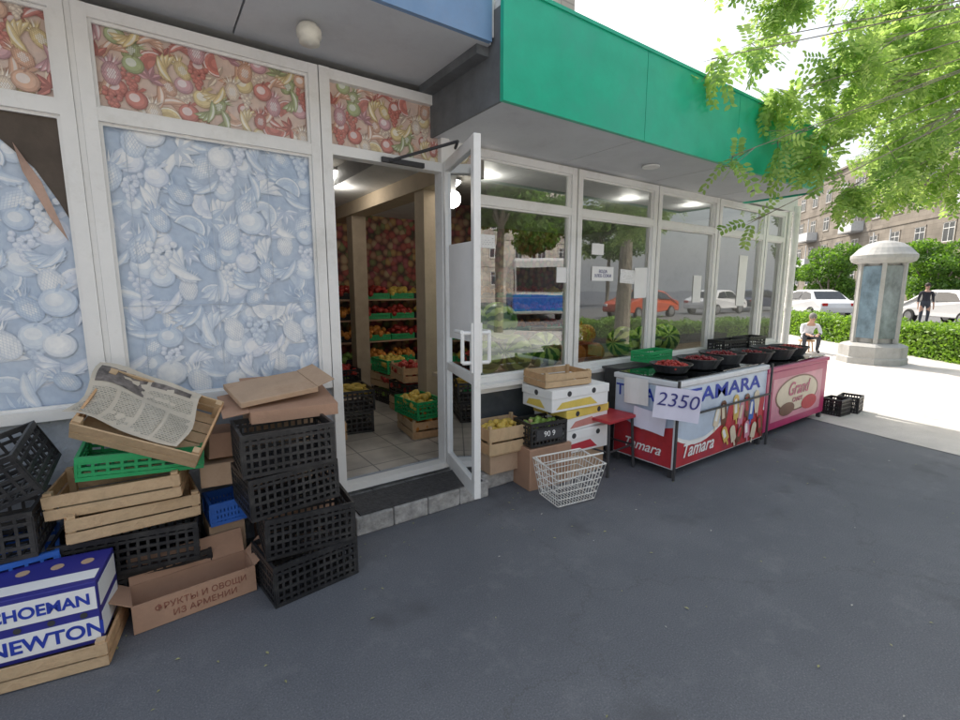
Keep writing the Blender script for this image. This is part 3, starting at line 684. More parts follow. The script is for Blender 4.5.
for i in range(n+1):
    t=i/n-.5
    for s in (-1,1): b.tube((t*bw0,s*bd0/2,.02),(t*bw1,s*bd1/2,.02+bh),.0025,n=5)
    b.tube((t*bw0,-bd0/2,.02),(t*bw0,bd0/2,.02),.0025,n=5)
for i in range(10):
    t=i/9-.5
    for s in (-1,1): b.tube((s*bw0/2,t*bd0,.02),(s*bw1/2,t*bd1,.02+bh),.0025,n=5)
bk=b.obj('wire_basket',wirew,loc=(2.37,2.27,0),rot=(R(3),0,R(-8))); tag(bk,'white wire shopping basket standing on the asphalt','basket')
b=MB(); b.path([(-.21,0,.29),(-.2,-.12,.36),(.2,-.12,.36),(.21,0,.29)],.006,6); b.path([(-.21,.0,.29),(-.2,.13,.3),(.2,.13,.3),(.21,0,.29)],.006,6); b.obj('handle',wirew,bk)
b=MB(); b.box(-.19,.19,-.15,.15,.44,.465); st=b.obj('red_stool',redp,loc=(3.08,2.5,0),rot=(0,0,R(4)),bevel=.005); tag(st,'small red metal stool beside the ice cream freezer','stool')
for sx in (-1,1):
    for sy in (-1,1):
        b=MB(); b.tube((sx*.16,sy*.12,.44),(sx*.18,sy*.14,0),.012); b.obj('leg',steel,st)
b=MB(); b.path([(-.17,-.13,.2),(.17,-.13,.2),(.17,.13,.2),(-.17,.13,.2),(-.17,-.13,.2)],.008); b.obj('rail',steel,st)

# ---- freezers
skyb=mat('pale_blue_print',(.54,.63,.77),.3,var=.16,scale=3,bump=0)
fwhite=mat('freezer_white',(.72,.74,.78),.3,var=.05,bump=0,dirt=(.55,.55,.56))
fred=mat('freezer_red',(.46,.035,.045),.28,var=.25,scale=5,bump=0,dirt=(.34,.05,.09),dscale=4)
fmag=mat('freezer_magenta',(.44,.025,.13),.3,var=.15,scale=3,bump=0)
fpink=mat('freezer_pink',(.62,.24,.33),.3,var=.2,scale=3,bump=0)
cream=mat('cream_print',(.72,.62,.48),.4,var=.1,bump=0)
choc=mat('chocolate_print',(.16,.06,.03),.35,bump=0)
gold=mat('gold_print',(.65,.45,.12),.35,bump=0)
def freezer(x0,x1,y0,y1,h,label,body):
    o=empty('chest_freezer',(x0,y0,0)); tag(o,label,'freezer'); W=x1-x0; D=y1-y0
    b=MB(); b.box(0,W,0,D,.07,h-.06); b.obj('body',body,o,bevel=.012)
    b=MB(); b.box(-.012,W+.012,-.012,D+.012,h-.06,h-.015); b.obj('rim',fwhite if body is not fmag else fmag,o,bevel=.008)
    for sx in (.03,W-.03):
        for sy in (.03,D-.03):
            b=MB(); b.box(sx-.02,sx+.02,sy-.02,sy+.02,0,.07); b.obj('leg',steel,o)
    b=MB(); b.box(.02,W/2+.02,.02,D-.02,h-.014,h-.006); b.obj('lid',kglass,o)
    b=MB(); b.box(W/2-.02,W-.02,.03,D-.03,h-.005,h+.003); b.obj('lid',kglass,o)
    return o,W,D
f1,W,D=freezer(3.3,4.8,2.03,2.62,.8,'white and red ice cream chest freezer along the shop front',fwhite)
def fp(pts,m,o,y,name):
    b=MB(); b.poly([(p[0],y,p[1]) for p in pts]); return b.obj(name,m,o)
fp([(.015,.28),(W-.015,.28),(W-.015,.73),(.015,.73)],skyb,f1,-.002,'upper_print')
pts=[(.015,.085),(W-.015,.085),(W-.015,.34)]+[(W-.015-(W-.03)*i/16,.36+.11*math.sin(i/16*6.0)) for i in range(1,17)]
fp(pts,fred,f1,-.003,'red_print')
pts=[(.02+ (W-.04)*i/16,.375+.105*math.sin((16-i)/16*6.0)) for i in range(17)]+[(.02+(W-.04)*(16-i)/16,.345+.11*math.sin(i/16*6.0)) for i in range(17)]
fp(pts,whitep,f1,-.005,'white_swoosh')
bars_=[(.62,.42,cream,.09,.18,-18),(.72,.44,choc,.1,.22,10),(.83,.4,redprint,.095,.22,-12),(.93,.46,gold,.1,.23,8),(1.03,.39,fpink,.09,.21,-10),(1.13,.45,choc,.1,.22,12),(1.22,.4,bluep,.09,.2,-5),(1.31,.46,cream,.1,.22,14),(1.4,.4,redprint,.095,.22,-9),
 (.76,.24,gold,.09,.15,30),(.9,.22,cream,.09,.16,20),(1.02,.2,choc,.09,.15,-25),(1.15,.22,fpink,.095,.16,10),(1.28,.19,cream,.09,.15,-15),(1.4,.23,choc,.09,.17,15)]
for i,(x,z,m,ww,hh,r) in enumerate(bars_):
    def bar(ww,hh,stick=True):
        pts=[]
        for k in range(9): a=math.pi*k/8; pts.append((ww/2*math.cos(a),hh/2-ww/2+ww/2*math.sin(a)))
        pts+=[(-ww/2,-hh/2)]+([(-.012,-hh/2),(-.012,-hh/2-.05),(.012,-hh/2-.05),(.012,-hh/2)] if stick else [])+[(ww/2,-hh/2)]
        return pts
    c,s_=math.cos(R(r)),math.sin(R(r)); T=lambda pts:[(x+p[0]*c-p[1]*s_,z+p[0]*s_+p[1]*c) for p in pts]
    fp(T(bar(ww,hh)),m,f1,-.007-.0005*i,'ice_cream_print'); fp(T([(p[0]-.008,p[1]+.01) for p in bar(ww*.45,hh*.6,False)]),[whitep,cream,redprint][i%3],f1,-.0072-.0005*i,'ice_cream_print')
text('lettering','TAMARA',.17,inkb,f1,(.76,-.005,.64),FRONT,bold=.003,sx=1.75)
text('lettering','Tamara',.16,whitep,f1,(.34,-.0075,.2),FRONT,bold=.002,shear=.35)
def ep(pts,m,o,x,name):
    b=MB(); b.poly([(x,p[0],p[1]) for p in pts][::-1]); return b.obj(name,m,o)
ep([(.012,.3),(D-.012,.3),(D-.012,.73),(.012,.73)],skyb,f1,-.002,'end_print')
ep([(.012,.085),(D-.012,.085),(D-.012,.42),(.3,.34),(.012,.42)],fred,f1,-.003,'end_print')
text('lettering','TAMARA',.14,inkb,f1,(-.004,D*.5,.64),LEFTF,bold=.002)
text('lettering','Tamara',.12,whitep,f1,(-.006,D/2,.2),LEFTF,bold=.001,shear=.35)
b=MB()
for x in (-.02,W+.02): b.box(x-.01,x+.01,-.035,-.02,0,.8)
b.box(-.03,W+.03,-.035,-.022,.5,.515); b.obj('guard_frame',steel,f1)
def sheet(x,y,z,w,h,rot,s,size,m,label,tilt=0):
    b=MB(); n=8
    f=lambda t: -(.004*math.sin((t/w+.5)*math.pi*2.5))
    for i in range(n):
        xa=-w/2+w*i/n; xb=-w/2+w*(i+1)/n
        b.quad((xa,f(xa),-h/2),(xb,f(xb),-h/2),(xb,f(xb),h/2),(xa,f(xa),h/2))
    o=b.obj('price_sign',m,loc=(x,y,z),rot=rot); tag(o,label,'sign')
    if s: text('lettering',s,size,ink,o,(0,-.008,h*.1),FRONT,bold=-.0006,shear=.15)
    return o
sheet(3.235,1.985,.63,.33,.25,(0,R(4),R(-56)),'2350',.15,paper2,'lilac paper price sheet taped round the freezer corner')
sheet(3.268,2.38,.66,.24,.22,(0,R(-3),R(-90)),'',.06,whitep,'blank white paper taped beside the price sheet')
sheet(3.262,2.24,.44,.30,.17,(0,R(5),R(-88)),'',.07,paper2,'creased blank paper sheet hanging below the price sheet')
f2,W2,D2=freezer(4.92,6.42,2.08,2.66,.74,'magenta ice cream chest freezer beside the white one',fmag)
fp([(.14,.15),(W2-.14,.15),(W2-.14,.6),(.14,.6)],fpink,f2,-.002,'pink_print')
ell=lambda cx,cz,a,b_,n=28:[(cx+a*math.cos(2*math.pi*i/n),cz+b_*math.sin(2*math.pi*i/n)) for i in range(n)]
fp(ell(.74,.4,.53,.195),choc,f2,-.0035,'oval_ring'); fp(ell(.74,.4,.5,.178),cream,f2,-.004,'oval_print'); fp(ell(1.05,.26,.2,.08),redprint,f2,-.006,'fruit_print'); fp(ell(.5,.25,.18,.07),choc,f2,-.0065,'fruit_print')
text('lettering','Grand',.2,fmag,f2,(.74,-.0085,.45),FRONT,bold=.002,shear=.3)
text('lettering','CANDY',.07,fmag,f2,(.74,-.0085,.33),FRONT,bold=.001)
def basin(loc,r,h,m,label,col=None,lab2=None):
    b=MB(); pr=[(r*.75,0),(r,h),(r*1.04,h),(r*1.04,h-.006),(r*.97,h-.008),(r*.74,.008),(.001,.008)]
    b.lathe(pr,26); o=b.obj('basin',m,smooth=False,loc=loc); tag(o,label,'basin','basins of fruit on the freezers')
    if col: heap('fruit_heap',r*1.3,r*1.3,.013,150,col,(loc[0],loc[1],loc[2]+h*.5),.06,lab2)
    return o
basin((3.62,2.3,.805),.17,.07,black,'black plastic basin of red cherries on a freezer',redf,'red cherries heaped in a black basin')
basin((4.02,2.28,.805),.19,.09,black,'wide black basin of dark berries on a freezer',cher,'dark berries heaped in a basin')
basin((4.45,2.3,.805),.2,.1,black,'wide black basin of dark fruit on a freezer',cher,'dark fruit heaped in a basin')
basin((5.15,2.35,.745),.2,.12,black,'deep black basin on the magenta freezer',cher,'dark cherries in a deep basin')
basin((5.62,2.35,.745),.22,.12,black,'deep black basin with covered fruit on a freezer',cher,'dark plums in a deep basin')
basin((6.1,2.38,.745),.2,.1,black,'shallow black basin on the magenta freezer',redf,'red berries in a shallow basin')
crate('greenflat',(3.95,2.72,.82),(0,0,R(3)),'green crate standing on the ledge table behind a freezer',w=.4,d=.2,h=.1,mats=greenp)
crate('blk3',(5.35,2.72,.8),(0,0,R(-3)),'black crate behind the basins on freezers',w=.44,d=.2,h=.14)
crate('blk3',(5.9,2.74,.8),(0,0,R(2)),'black crate behind the basins on freezers',w=.44,d=.2,h=.14)
b=MB(); b.box(3.4,6.4,2.66,2.86,.775,.795); b.box(3.42,3.46,2.68,2.84,0,.775); b.box(4.86,4.9,2.68,2.84,0,.775); b.box(6.34,6.38,2.68,2.84,0,.775); o=b.obj('ledge_table',steel); tag(o,'narrow dark table between the freezers and shop windows','table')
crate('blk4',(6.72,2.05,0),(0,0,R(-4)),'small black crate on the ground past the freezers',w=.26,d=.22,h=.2)
crate('blk4',(7.03,2.0,0),(0,0,R(6)),'small black crate on the ground past the freezers',w=.26,d=.22,h=.2)
crate('blk4',(6.78,2.4,0),(0,0,R(2)),'small black crate near the shop corner',w=.26,d=.22,h=.2)

def notice(x,z,w,h,s=None,size=.03,m=whitep,rz=0):
    b=MB(); b.quad((-w/2,0,-h/2),(w/2,0,-h/2),(w/2,0,h/2),(-w/2,0,h/2))
    o=b.obj('paper_notice',m,loc=(x,FY+.006,z),rot=(0,R(rz),0)); tag(o,'white paper notice taped inside a shop window','notice')
    if s: text('lettering',s,size,ink,o,(0,-.0015,0),FRONT)
sheetm=stripes('notice_print',(.82,.82,.82),(.5,.5,.53),34,.17,False)
notice(2.14,1.86,.2,.1,m=sheetm); notice(2.98,1.62,.15,.13); notice(3.5,1.64,.3,.13,'ВОДА\nХЛЕБ СОКИ',.04); notice(3.86,1.62,.22,.13,m=sheetm,rz=3)
notice(4.08,1.56,.22,.3,m=whitep,rz=-2); notice(3.42,1.86,.16,.1,m=whitep); notice(5.1,1.5,.16,.3,m=whitep); notice(6.1,1.6,.2,.62,m=whitep,rz=1); 

def rack(x0,x1,y,levels,label):
    o=empty('shelf_rack',(x0,y,.16)); tag(o,label,'shelf')
    for sx in (0,x1-x0):
        b=MB(); b.box(sx-.02,sx+.02,-.02,.02,0,levels[-1]+.1); b.obj('post',steel,o); b=MB(); b.box(sx-.02,sx+.02,-.42,-.38,0,levels[-1]*.7); b.obj('post',steel,o)
    for z in levels: b=MB(); b.box(0,x1-x0,-.42,0,z-.02,z); b.obj('shelf',card,o)
LV=(.3,.62,.92,1.2)
rack(.9,6.6,6.6,LV,'long wall rack of shelves filled with fruit crates')
pals=[redf,grnf,yell,orange,grnf,redf,orange,yell]
ci=0
for z in LV:
    x=1.13
    while x<6.5:
        crate('int'+('g' if ci%3 else 'b'),(x,6.38,z+.16+.002),(R(0),0,0),'plastic crate of fruit on the wall rack' ,w=.36,d=.3,h=.08,mats=greenp if ci%3 else black)['group']='fruit crates on shop racks'
        heap('fruit_heap',.33,.26,.04,26,pals[(ci*5+int(z*7))%8],(x,6.36,z+.16+.05),.13,'fruit heaped in a shelf crate')
        x+=.38; ci+=1
for i,(x,y,z,m,l) in enumerate(((2.02,3.85,.16,orange,'oranges'),(2.02,3.85,.34,yell,'yellow fruit'),(2.3,4.6,.16,redf,'red apples'),(2.3,4.6,.34,redf,'red apples'),(2.3,4.6,.52,redf,'red peaches'),(2.35,5.2,.16,grnf,'green fruit'),(2.35,5.2,.34,redf,'red fruit'),(2.35,5.2,.52,yell,'lemons'),
     (2.0,5.9,.16,grnf,'green fruit'),(2.0,5.9,.34,redf,'red tomatoes'),(1.3,4.9,.16,redf,'red tomatoes'),(1.3,4.9,.34,grnf,'cucumbers'),(1.3,4.9,.52,redf,'red tomatoes'),(1.45,5.5,.16,orange,'oranges'),(1.45,5.5,.34,redf,'red fruit'),(1.45,5.5,.52,redf,'red apples'),(1.2,4.2,.16,yell,'bananas'))):
    rz=R(90+random.uniform(-9,9))
    if i%2==0: o=copy_thing(wc,(x,y,z),(0,0,rz),sc=(.9,.9,1.4)); tag(o,'wooden crate of %s on the shop floor'%l,'crate','crates on the shop floor')
    else: o=crate('intfloor'+str(i%3),(x,y,z),(0,0,rz),'plastic crate of %s on the shop floor'%l,w=.44,d=.3,h=.16,mats=(black,greenp,black)[i%3]); o['group']='crates on the shop floor'
    heap('fruit_heap',.26,.38,.036,40,m,(x,y,z+.08),.12,l+' heaped in a crate')
crate('black',(1.55,4.35,.162),(0,0,R(80)),'black lattice crate standing on the shop floor',w=.44,d=.32,h=.2)
crate('black',(1.56,4.36,.365),(0,0,R(84)),'black lattice crate standing on the shop floor',w=.44,d=.32,h=.2)
heap('yellow_fruit',.3,.24,.035,30,yell,(1.55,4.35,.5),.12,'bunches of yellow bananas on a black crate',sc=(1.6,.6,.6))
b=MB(); b.box(2.02,7.0,3.04,3.6,.74,.77); b.box(2.02,7.0,3.22,3.5,.16,.74); o=b.obj('window_counter',beige); tag(o,'long display counter inside the shop windows','counter')
def wmel():
    m,nt,b=newmat('watermelon_skin'); L=nt.links.new
    tc=N(nt,'ShaderNodeTexCoord'); sx=N(nt,'ShaderNodeSeparateXYZ'); L(tc.outputs['Object'],sx.inputs[0])
    at=N(nt,'ShaderNodeMath',operation='ARCTAN2'); L(sx.outputs[1],at.inputs[0]); L(sx.outputs[2],at.inputs[1])
    n=N(nt,'ShaderNodeTexNoise'); n.inputs['Scale'].default_value=22; n.inputs['Detail'].default_value=4; L(tc.outputs['Object'],n.inputs['Vector'])
    a=N(nt,'ShaderNodeMath',operation='MULTIPLY_ADD'); a.inputs[1].default_value=8; L(at.outputs[0],a.inputs[0])
    nn=N(nt,'ShaderNodeMath',operation='MULTIPLY'); nn.inputs[1].default_value=3.0; L(n.outputs[0],nn.inputs[0]); L(nn.outputs[0],a.inputs[2])
    s=N(nt,'ShaderNodeMath',operation='SINE'); L(a.outputs[0],s.inputs[0]); mr=N(nt,'ShaderNodeMapRange'); mr.inputs[1].default_value=-1; L(s.outputs[0],mr.inputs[0])
    r=ramp(nt,[(.4,(.04,.19,.03)),(.62,(.55,.8,.2))]); L(mr.outputs[0],r.inputs[0]); L(r.outputs[0],b.inputs['Base Color']); b.inputs['Roughness'].default_value=.3
    return m
b=MB(); b.ball((0,0,0),.17,0,20,14,(1.12,1,1)); w_=b.obj('watermelon',wmel(),smooth=True,loc=(2.28,3.22,.935)); tag(w_,'striped green watermelon on the counter inside the window','watermelon','watermelons in the window')
for x,y,z,a in ((2.64,3.22,.935,40),(3.0,3.22,.935,80),(2.46,3.23,1.22,10),(2.14,3.23,1.22,30),(4.55,3.22,.935,20),(4.9,3.22,.935,70),(4.15,3.22,.935,10)):
    copy_thing(w_,(x,y,z),(R(a*.3),R(a*.25),R(a*.7)))
b=MB()
for k in range(10):
    a=2*math.pi*k/10; b.ball((.055*math.cos(a),.055*math.sin(a),0),.085,0,10,8,(1,1,1.15))
b.tube((0,0,.08),(.01,0,.13),.012,.008)
pk=b.obj('pumpkin',orange,smooth=True,loc=(3.36,3.2,.87)); tag(pk,'round ribbed orange pumpkin on the window counter','pumpkin','pumpkins in the window')
for x,z in ((3.62,.87),(3.48,1.06)): copy_thing(pk,(x,3.2,z),(0,0,x))

# ------------------------------------------------------------------ kiosk (advertising column)
kio=empty('advertising_column',(12.15,3.2,0),(0,0,R(20))); tag(kio,'grey round advertising column with domed cap and poster panes','advertising column'); kio.scale=(.68,.68,1.0)
km=mat('kiosk_grey',(.4,.4,.39),.6,var=.1,bump=.1,dirt=(.31,.3,.28))
b=MB(); b.lathe([(.85,0),(.85,.12),(.82,.14),(.82,.36),(.72,.4),(.62,.42)],8); b.obj('plinth',km,kio)
b=MB(); b.lathe([(.46,.42),(.46,2.02)],24); b.obj('core',km,kio,smooth=False)
b=MB()
for i in range(6):
    a=2*math.pi*i/6; b.box(-.05,.05,-.05,.05,.42,2.02,0,Matrix.Rotation(a,4,'Z')@Matrix.Translation((.56,0,0)))
b.obj('rib',km,kio)
b=MB(); b.lathe([(.6,2.0),(.74,2.04),(.78,2.1),(.78,2.16),(.72,2.2),(.6,2.3),(.42,2.39),(.2,2.44),(.001,2.46)],32); b.obj('dome_cap',km,kio,smooth=False)
for i in range(6):
    M=Matrix.Rotation(2*math.pi*(i+.5)/6,4,'Z'); b=MB(); b.add([M@Vector(v) for v in ((.5,-.25,.52),(.5,.25,.52),(.5,.25,1.95),(.5,-.25,1.95))],[(0,1,2,3)],0)
    b.obj('poster',mat('poster_%d'%i,[(.2,.24,.25),(.28,.28,.26),(.16,.24,.3)][i%3],.15,var=.5,scale=3,bump=0),kio)

# ------------------------------------------------------------------ vegetation
def leafcloud(n,centers,rads,size,mat_,name,aspect=.55,shell=.35):
    c=np.array(centers,dtype=float); rr=np.array(rads,dtype=float)
    vol=rr.prod(axis=1)**.8; idx=np.random.choice(len(c),n,p=vol/vol.sum())
    d=np.random.normal(size=(n,3)); d/=np.linalg.norm(d,axis=1)[:,None]
    rad=(shell+(1-shell)*np.random.rand(n,1)**.6)
    p=c[idx]+d*rr[idx]*rad
    a=np.random.normal(size=(n,3)); a/=np.linalg.norm(a,axis=1)[:,None]
    t=np.random.normal(size=(n,3)); bb=np.cross(a,t); bb/=np.linalg.norm(bb,axis=1)[:,None]
    s=size*(.6+.8*np.random.rand(n,1))
    v=np.stack([p-a*s,p+bb*s*aspect,p+a*s,p-bb*s*aspect],axis=1).reshape(-1,3)
    me=bpy.data.meshes.new(name); me.vertices.add(len(v)); me.vertices.foreach_set('co',v.ravel())
    me.loops.add(4*n); me.loops.foreach_set('vertex_index',np.arange(4*n,dtype=np.int32)); me.polygons.add(n); me.polygons.foreach_set('loop_start',np.arange(0,4*n,4,dtype=np.int32))
    me.update(calc_edges=True); me.materials.append(mat_)
    o=bpy.data.objects.new(name,me); COL.objects.link(o); return o
def tree(loc,h,r,n,label,size=.12,cbase=.4):
    b=MB(); th=h*cbase
    b.tube((0,0,0),(.05,0,th),.16,.11,10)
    for i in range(7):
        a=i*2.4; e=(r*.55*math.cos(a),r*.55*math.sin(a),h*(.6+.05*i)); b.tube((.05,0,th-.1),e,.08,.03,7)
    tr=b.obj('trunk',bark); e0=empty('tree',loc,(0,0,random.random()*6)); tr.parent=e0
    cs=[];rs=[]
    for i in range(16):
        a=random.random()*6.28; q=r*random.uniform(.2,.75); z=h*random.uniform(cbase+.05,.92); k=r*random.uniform(.28,.45)
        cs.append((q*math.cos(a),q*math.sin(a),z)); rs.append((k,k,k*.75))
    c=leafcloud(n,cs,rs,size,leaffar,'crown'); c.parent=e0
    tag(e0,label,'tree'); return e0
t1=tree((37.6,12.6,0),4.3,2.3,9000,'small rounded leafy tree behind the hedge',size=.10,cbase=.2); t1['group']='trees along the street'
for loc,s,r in (((42,8.2,0),1.05,1),((40,17,0),.9,3),((48,10,0),1.1,2),((47,21,0),1.1,5)):
    copy_thing(t1,loc,(0,0,r),sc=(s,s,s))
t2=tree((10,-7.1,0),8.2,2.9,14000,'tall leafy street tree beside the kerb',size=.12,cbase=.45); t2['group']='street trees behind the pavement'
for loc,s,r in (((24,-21,0),1.1,3),((8,-22,0),1.15,4),((33,-21.5,0),1.1,2.2),((-6,-22,0),1.1,5),((38,-8.5,0),.9,4.1)):
    copy_thing(t2,loc,(0,0,r),sc=(s,s,s))
HH=.7
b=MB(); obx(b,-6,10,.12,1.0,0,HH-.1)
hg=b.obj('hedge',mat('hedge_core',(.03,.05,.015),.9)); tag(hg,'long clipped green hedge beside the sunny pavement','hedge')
n=42000
s=np.random.uniform(-6.1,10.1,n); side=np.random.rand(n)
of=np.where(side<.5,np.random.normal(.08,.05,n),np.random.uniform(0,1.08,n)); z=np.where(side<.5,np.random.uniform(0.0,HH,n),np.random.normal(HH-.06,.045,n)+.05*np.sin(s*2.3)+.03*np.sin(s*7))
z=np.clip(z,.02,1.1)
base=np.array([13.17,2.05,0]); P=base+np.outer(s,np.array(hd))+np.outer(of,np.array(hn)); P[:,2]=z
a=np.random.normal(size=(n,3)); a/=np.linalg.norm(a,axis=1)[:,None]; t=np.random.normal(size=(n,3)); bb=np.cross(a,t); bb/=np.linalg.norm(bb,axis=1)[:,None]; sz=.035*(.6+.8*np.random.rand(n,1))
v=np.stack([P-a*sz,P+bb*sz*.6,P+a*sz,P-bb*sz*.6],axis=1).reshape(-1,3)
me=bpy.data.meshes.new('foliage'); me.vertices.add(len(v)); me.vertices.foreach_set('co',v.ravel()); me.loops.add(4*n); me.loops.foreach_set('vertex_index',np.arange(4*n,dtype=np.int32)); me.polygons.add(n); me.polygons.foreach_set('loop_start',np.arange(0,4*n,4,dtype=np.int32)); me.update(calc_edges=True); me.materials.append(leafhedge)
o=bpy.data.objects.new('foliage',me); COL.objects.link(o); o.parent=hg
nt_=empty('street_tree',(8.4,-.6,0)); tag(nt_,'street tree whose leafy branches overhang the pavement and shop corner','tree')
To=Vector((8.4,-.6,0))
clumps=[((7.7,1.85,4.45),.8,190),((6.6,2.05,4.4),.6,170),((6.0,1.95,3.5),.35,100),((5.2,1.9,3.15),.32,90),((4.6,2.0,3.15),.24,44),((4.9,1.93,2.65),.22,36),((6.3,1.6,3.0),.42,120),((5.8,1.75,3.8),.5,140),((5.0,2.3,4.2),.4,70),((4.6,2.5,4.5),.35,50),((4.2,2.3,4.2),.25,24),((7.3,1.3,3.4),.5,140),((7.9,.9,4.0),.7,180),((6.9,1.2,4.9),.7,150),((7.5,2.2,3.1),.35,60),((8.6,0,5.2),1.2,200),((7.2,0,5.4),1.0,150),((5.6,2.0,4.9),.5,100),((9.4,1.6,4.8),1.0,200),((5.5,1.55,2.75),.28,70),((5.9,1.6,2.5),.22,36),((6.4,1.9,5.2),.5,80),((5.3,2.1,4.7),.4,70),
 ((5.4,1.8,2.4),.22,36),((3.75,2.0,2.5),.13,8),((4.15,1.98,2.05),.1,6),((3.5,2.05,3.15),.16,10),((4.4,2.0,2.7),.16,14),((4.0,2.05,3.4),.2,18),((5.0,1.8,3.5),.3,60),((6.9,1.7,3.6),.45,120),((6.5,1.3,2.6),.3,50)]
b=MB(); b.tube((0,0,0),(-.05,.05,1.6),.17,.14,12); b.tube((-.05,.05,1.6),(-.1,.1,3.2),.14,.11,12)
top=Vector((-.1,.1,3.15))
lv=[];lf=[]
def leaflet(p,d,u,L_):
    s_=d.cross(u).normalized()*L_*.26; o=len(lv)
    lv.extend([p,p+d*L_*.35+s_,p+d*L_*.7+s_*.8,p+d*L_,p+d*L_*.7-s_*.8,p+d*L_*.35-s_]); lf.append((o,o+1,o+2,o+3,o+4,o+5))
for c,r,n in clumps:
    c=Vector(c)-To; mid=(top+c)/2+Vector((0,0,.65)); q1=top.lerp(mid,.5)+Vector((0,0,.15)); 
    rr=.007+.007*min(1,r); b.tube(top,q1,.032,.018,7); b.tube(q1,mid,.018,rr*.8,7); b.tube(mid,c,rr*.8,.003,6)
    tw=max(4,n//9)
    for k in range(tw):
        st_=mid.lerp(c,random.uniform(.55 if r>.25 else .85,1.0)); d0=Vector(np.random.normal(size=3)).normalized(); e=c+d0*r*random.uniform(.4,1.0)+Vector((0,0,-.25*r)); b.tube(st_,e,.004,.0015,4,0,False)
        for j in range(max(1,int(1.3*n//tw))):
            t=random.uniform(.3,1); p=st_.lerp(e,t); d=Vector(np.random.normal(size=3)); d.z-=.9; d.normalize(); u=Vector((0,0,1))+Vector(np.random.normal(size=3))*.5; u=(u-u.dot(d)*d).normalized(); sd=d.cross(u)
            Ls=random.uniform(.15,.25); m_=6
            for i in range(1,m_+1):
                pp=p+d*Ls*i/m_+Vector((0,0,-.04*(i/m_)**2))
                for sg in (-1,1): leaflet(pp,(sd*sg+d*.55+Vector((0,0,-.2))).normalized(),u,random.uniform(.045,.066))
            leaflet(p+d*Ls,d,u,.055)
o=b.obj('trunk',bark,nt_); 
me=bpy.data.meshes.new('crown'); me.from_pydata([tuple(v) for v in lv],[],lf); me.materials.append(leafnear); o=bpy.data.objects.new('crown',me); COL.objects.link(o); o.parent=nt_

# ------------------------------------------------------------------ vehicles
def paint(name,c): 
    m,nt,b=newmat(name); b.inputs['Base Color'].default_value=(*c,1); b.inputs['Roughness'].default_value=.3; b.inputs['Coat Weight'].default_value=.5
    n=N(nt,'ShaderNodeTexNoise'); n.inputs['Scale'].default_value=3; r=ramp(nt,[(.3,tuple(x*.88 for x in c)),(.7,c)]); nt.links.new(n.outputs[0],r.inputs[0]); nt.links.new(r.outputs[0],b.inputs['Base Color'])
    return m
carwin=mat('car_glass',(.03,.035,.04),.05,bump=0)
rimm=mat('wheel_rim',(.5,.5,.5),.3,.8,bump=0)
lightm=mat('headlight',(.75,.75,.72),.1,bump=0); tailm=mat('taillight',(.4,.01,.01),.2,bump=0)
def car(loc,rz,pm,label):
    e=empty('parked_car',loc,(0,0,rz)); tag(e,label,'car','cars parked along the street')
    prof=[(-2.15,.35),(-2.2,.6),(-2.15,.82),(-1.9,.93),(-1.55,.97),(-1.0,1.38),(-.5,1.46),(.35,1.45),(.75,1.38),(1.3,.98),(1.9,.88),(2.15,.72),(2.2,.45),(2.12,.32)]
    def hw(x,z): 
        w=.86-.05*(abs(x)/2.2)**3
        if z>.95: w-=.28*(z-.95)/.5
        return w
    b=MB(); n=len(prof)
    L_=[(x,-hw(x,z),z) for x,z in prof]; Rr=[(x,hw(x,z),z) for x,z in prof]
    b.add(L_+Rr,[(i,(i+1)%n,n+(i+1)%n,n+i) for i in range(n)]+[tuple(range(n-1,-1,-1)),tuple(range(n,2*n))])
    b.obj('body',pm,e,bevel=.04)
    b=MB()
    for sg in (-1,1):
        for pts in ([(-1.35,1.0),(-.95,1.3),(-.5,1.37),(-.3,1.37),(-.3,1.0)],[(-.24,1.0),(-.24,1.37),(.3,1.36),(.68,1.3),(1.12,1.0)]):
            q=[(x,sg*(hw(x,z)+.012),z) for x,z in pts]; b.poly(q if sg<0 else q[::-1])
    for a_,c_ in (((-1.5,1.0),(-1.03,1.37)),((1.25,1.01),(.78,1.38))):
        s_=-1 if a_[0]<0 else 1
        b.quad((a_[0]+s_*.02,-.7,a_[1]),(a_[0]+s_*.02,.7,a_[1]),(c_[0]+s_*.02,.6,c_[1]),(c_[0]+s_*.02,-.6,c_[1]))
    b.obj('window',carwin,e)
    for sg in (-1,1):
        b=MB(); b.box(2.1,2.2,sg*.62-.13,sg*.62+.13,.62,.74); b.obj('headlight',lightm,e,bevel=.01)
        b=MB(); b.box(-2.2,-2.12,sg*.64-.12,sg*.64+.12,.68,.82); b.obj('taillight',tailm,e,bevel=.01)
    for x in (-1.35,1.35):
        for sg in (-1,1):
            w=empty('wheel',(x,sg*.78,.31),parent=e); M=Matrix.Rotation(R(90),4,'X')
            b=MB(); b.lathe([(.2,-.1),(.29,-.1),(.31,-.07),(.31,.07),(.29,.1),(.2,.1)],22,0,(0,0,0),M); b.obj('tyre',tyrem,w)
            b=MB(); b.lathe([(.2,-.105),(.2,.105)],18,0,(0,0,0),M); b.obj('rim',rimm,w)
    return e
pw=paint('white_car_paint',(.75,.75,.75)); ps=paint('silver_car_paint',(.4,.42,.44)); pd=paint('dark_car_paint',(.04,.05,.09)); po=paint('orange_red_car_paint',(.55,.09,.03))
c1=car((0,0,0),0,pw,'white hatchback parked along the kerb')
ang=math.atan2(hd.y,hd.x)
c1.location=(28.5,10.2,.008); c1.rotation_euler=(0,0,ang)
def recol(o,m):
    for ch in o.children:
        if ch.name.startswith('body'):
            ch.material_slots[0].link='OBJECT'; ch.material_slots[0].material=m
copy_thing(c1,(27.5,4.6,.008),(0,0,ang+R(180)),'white car parked behind the hedge')
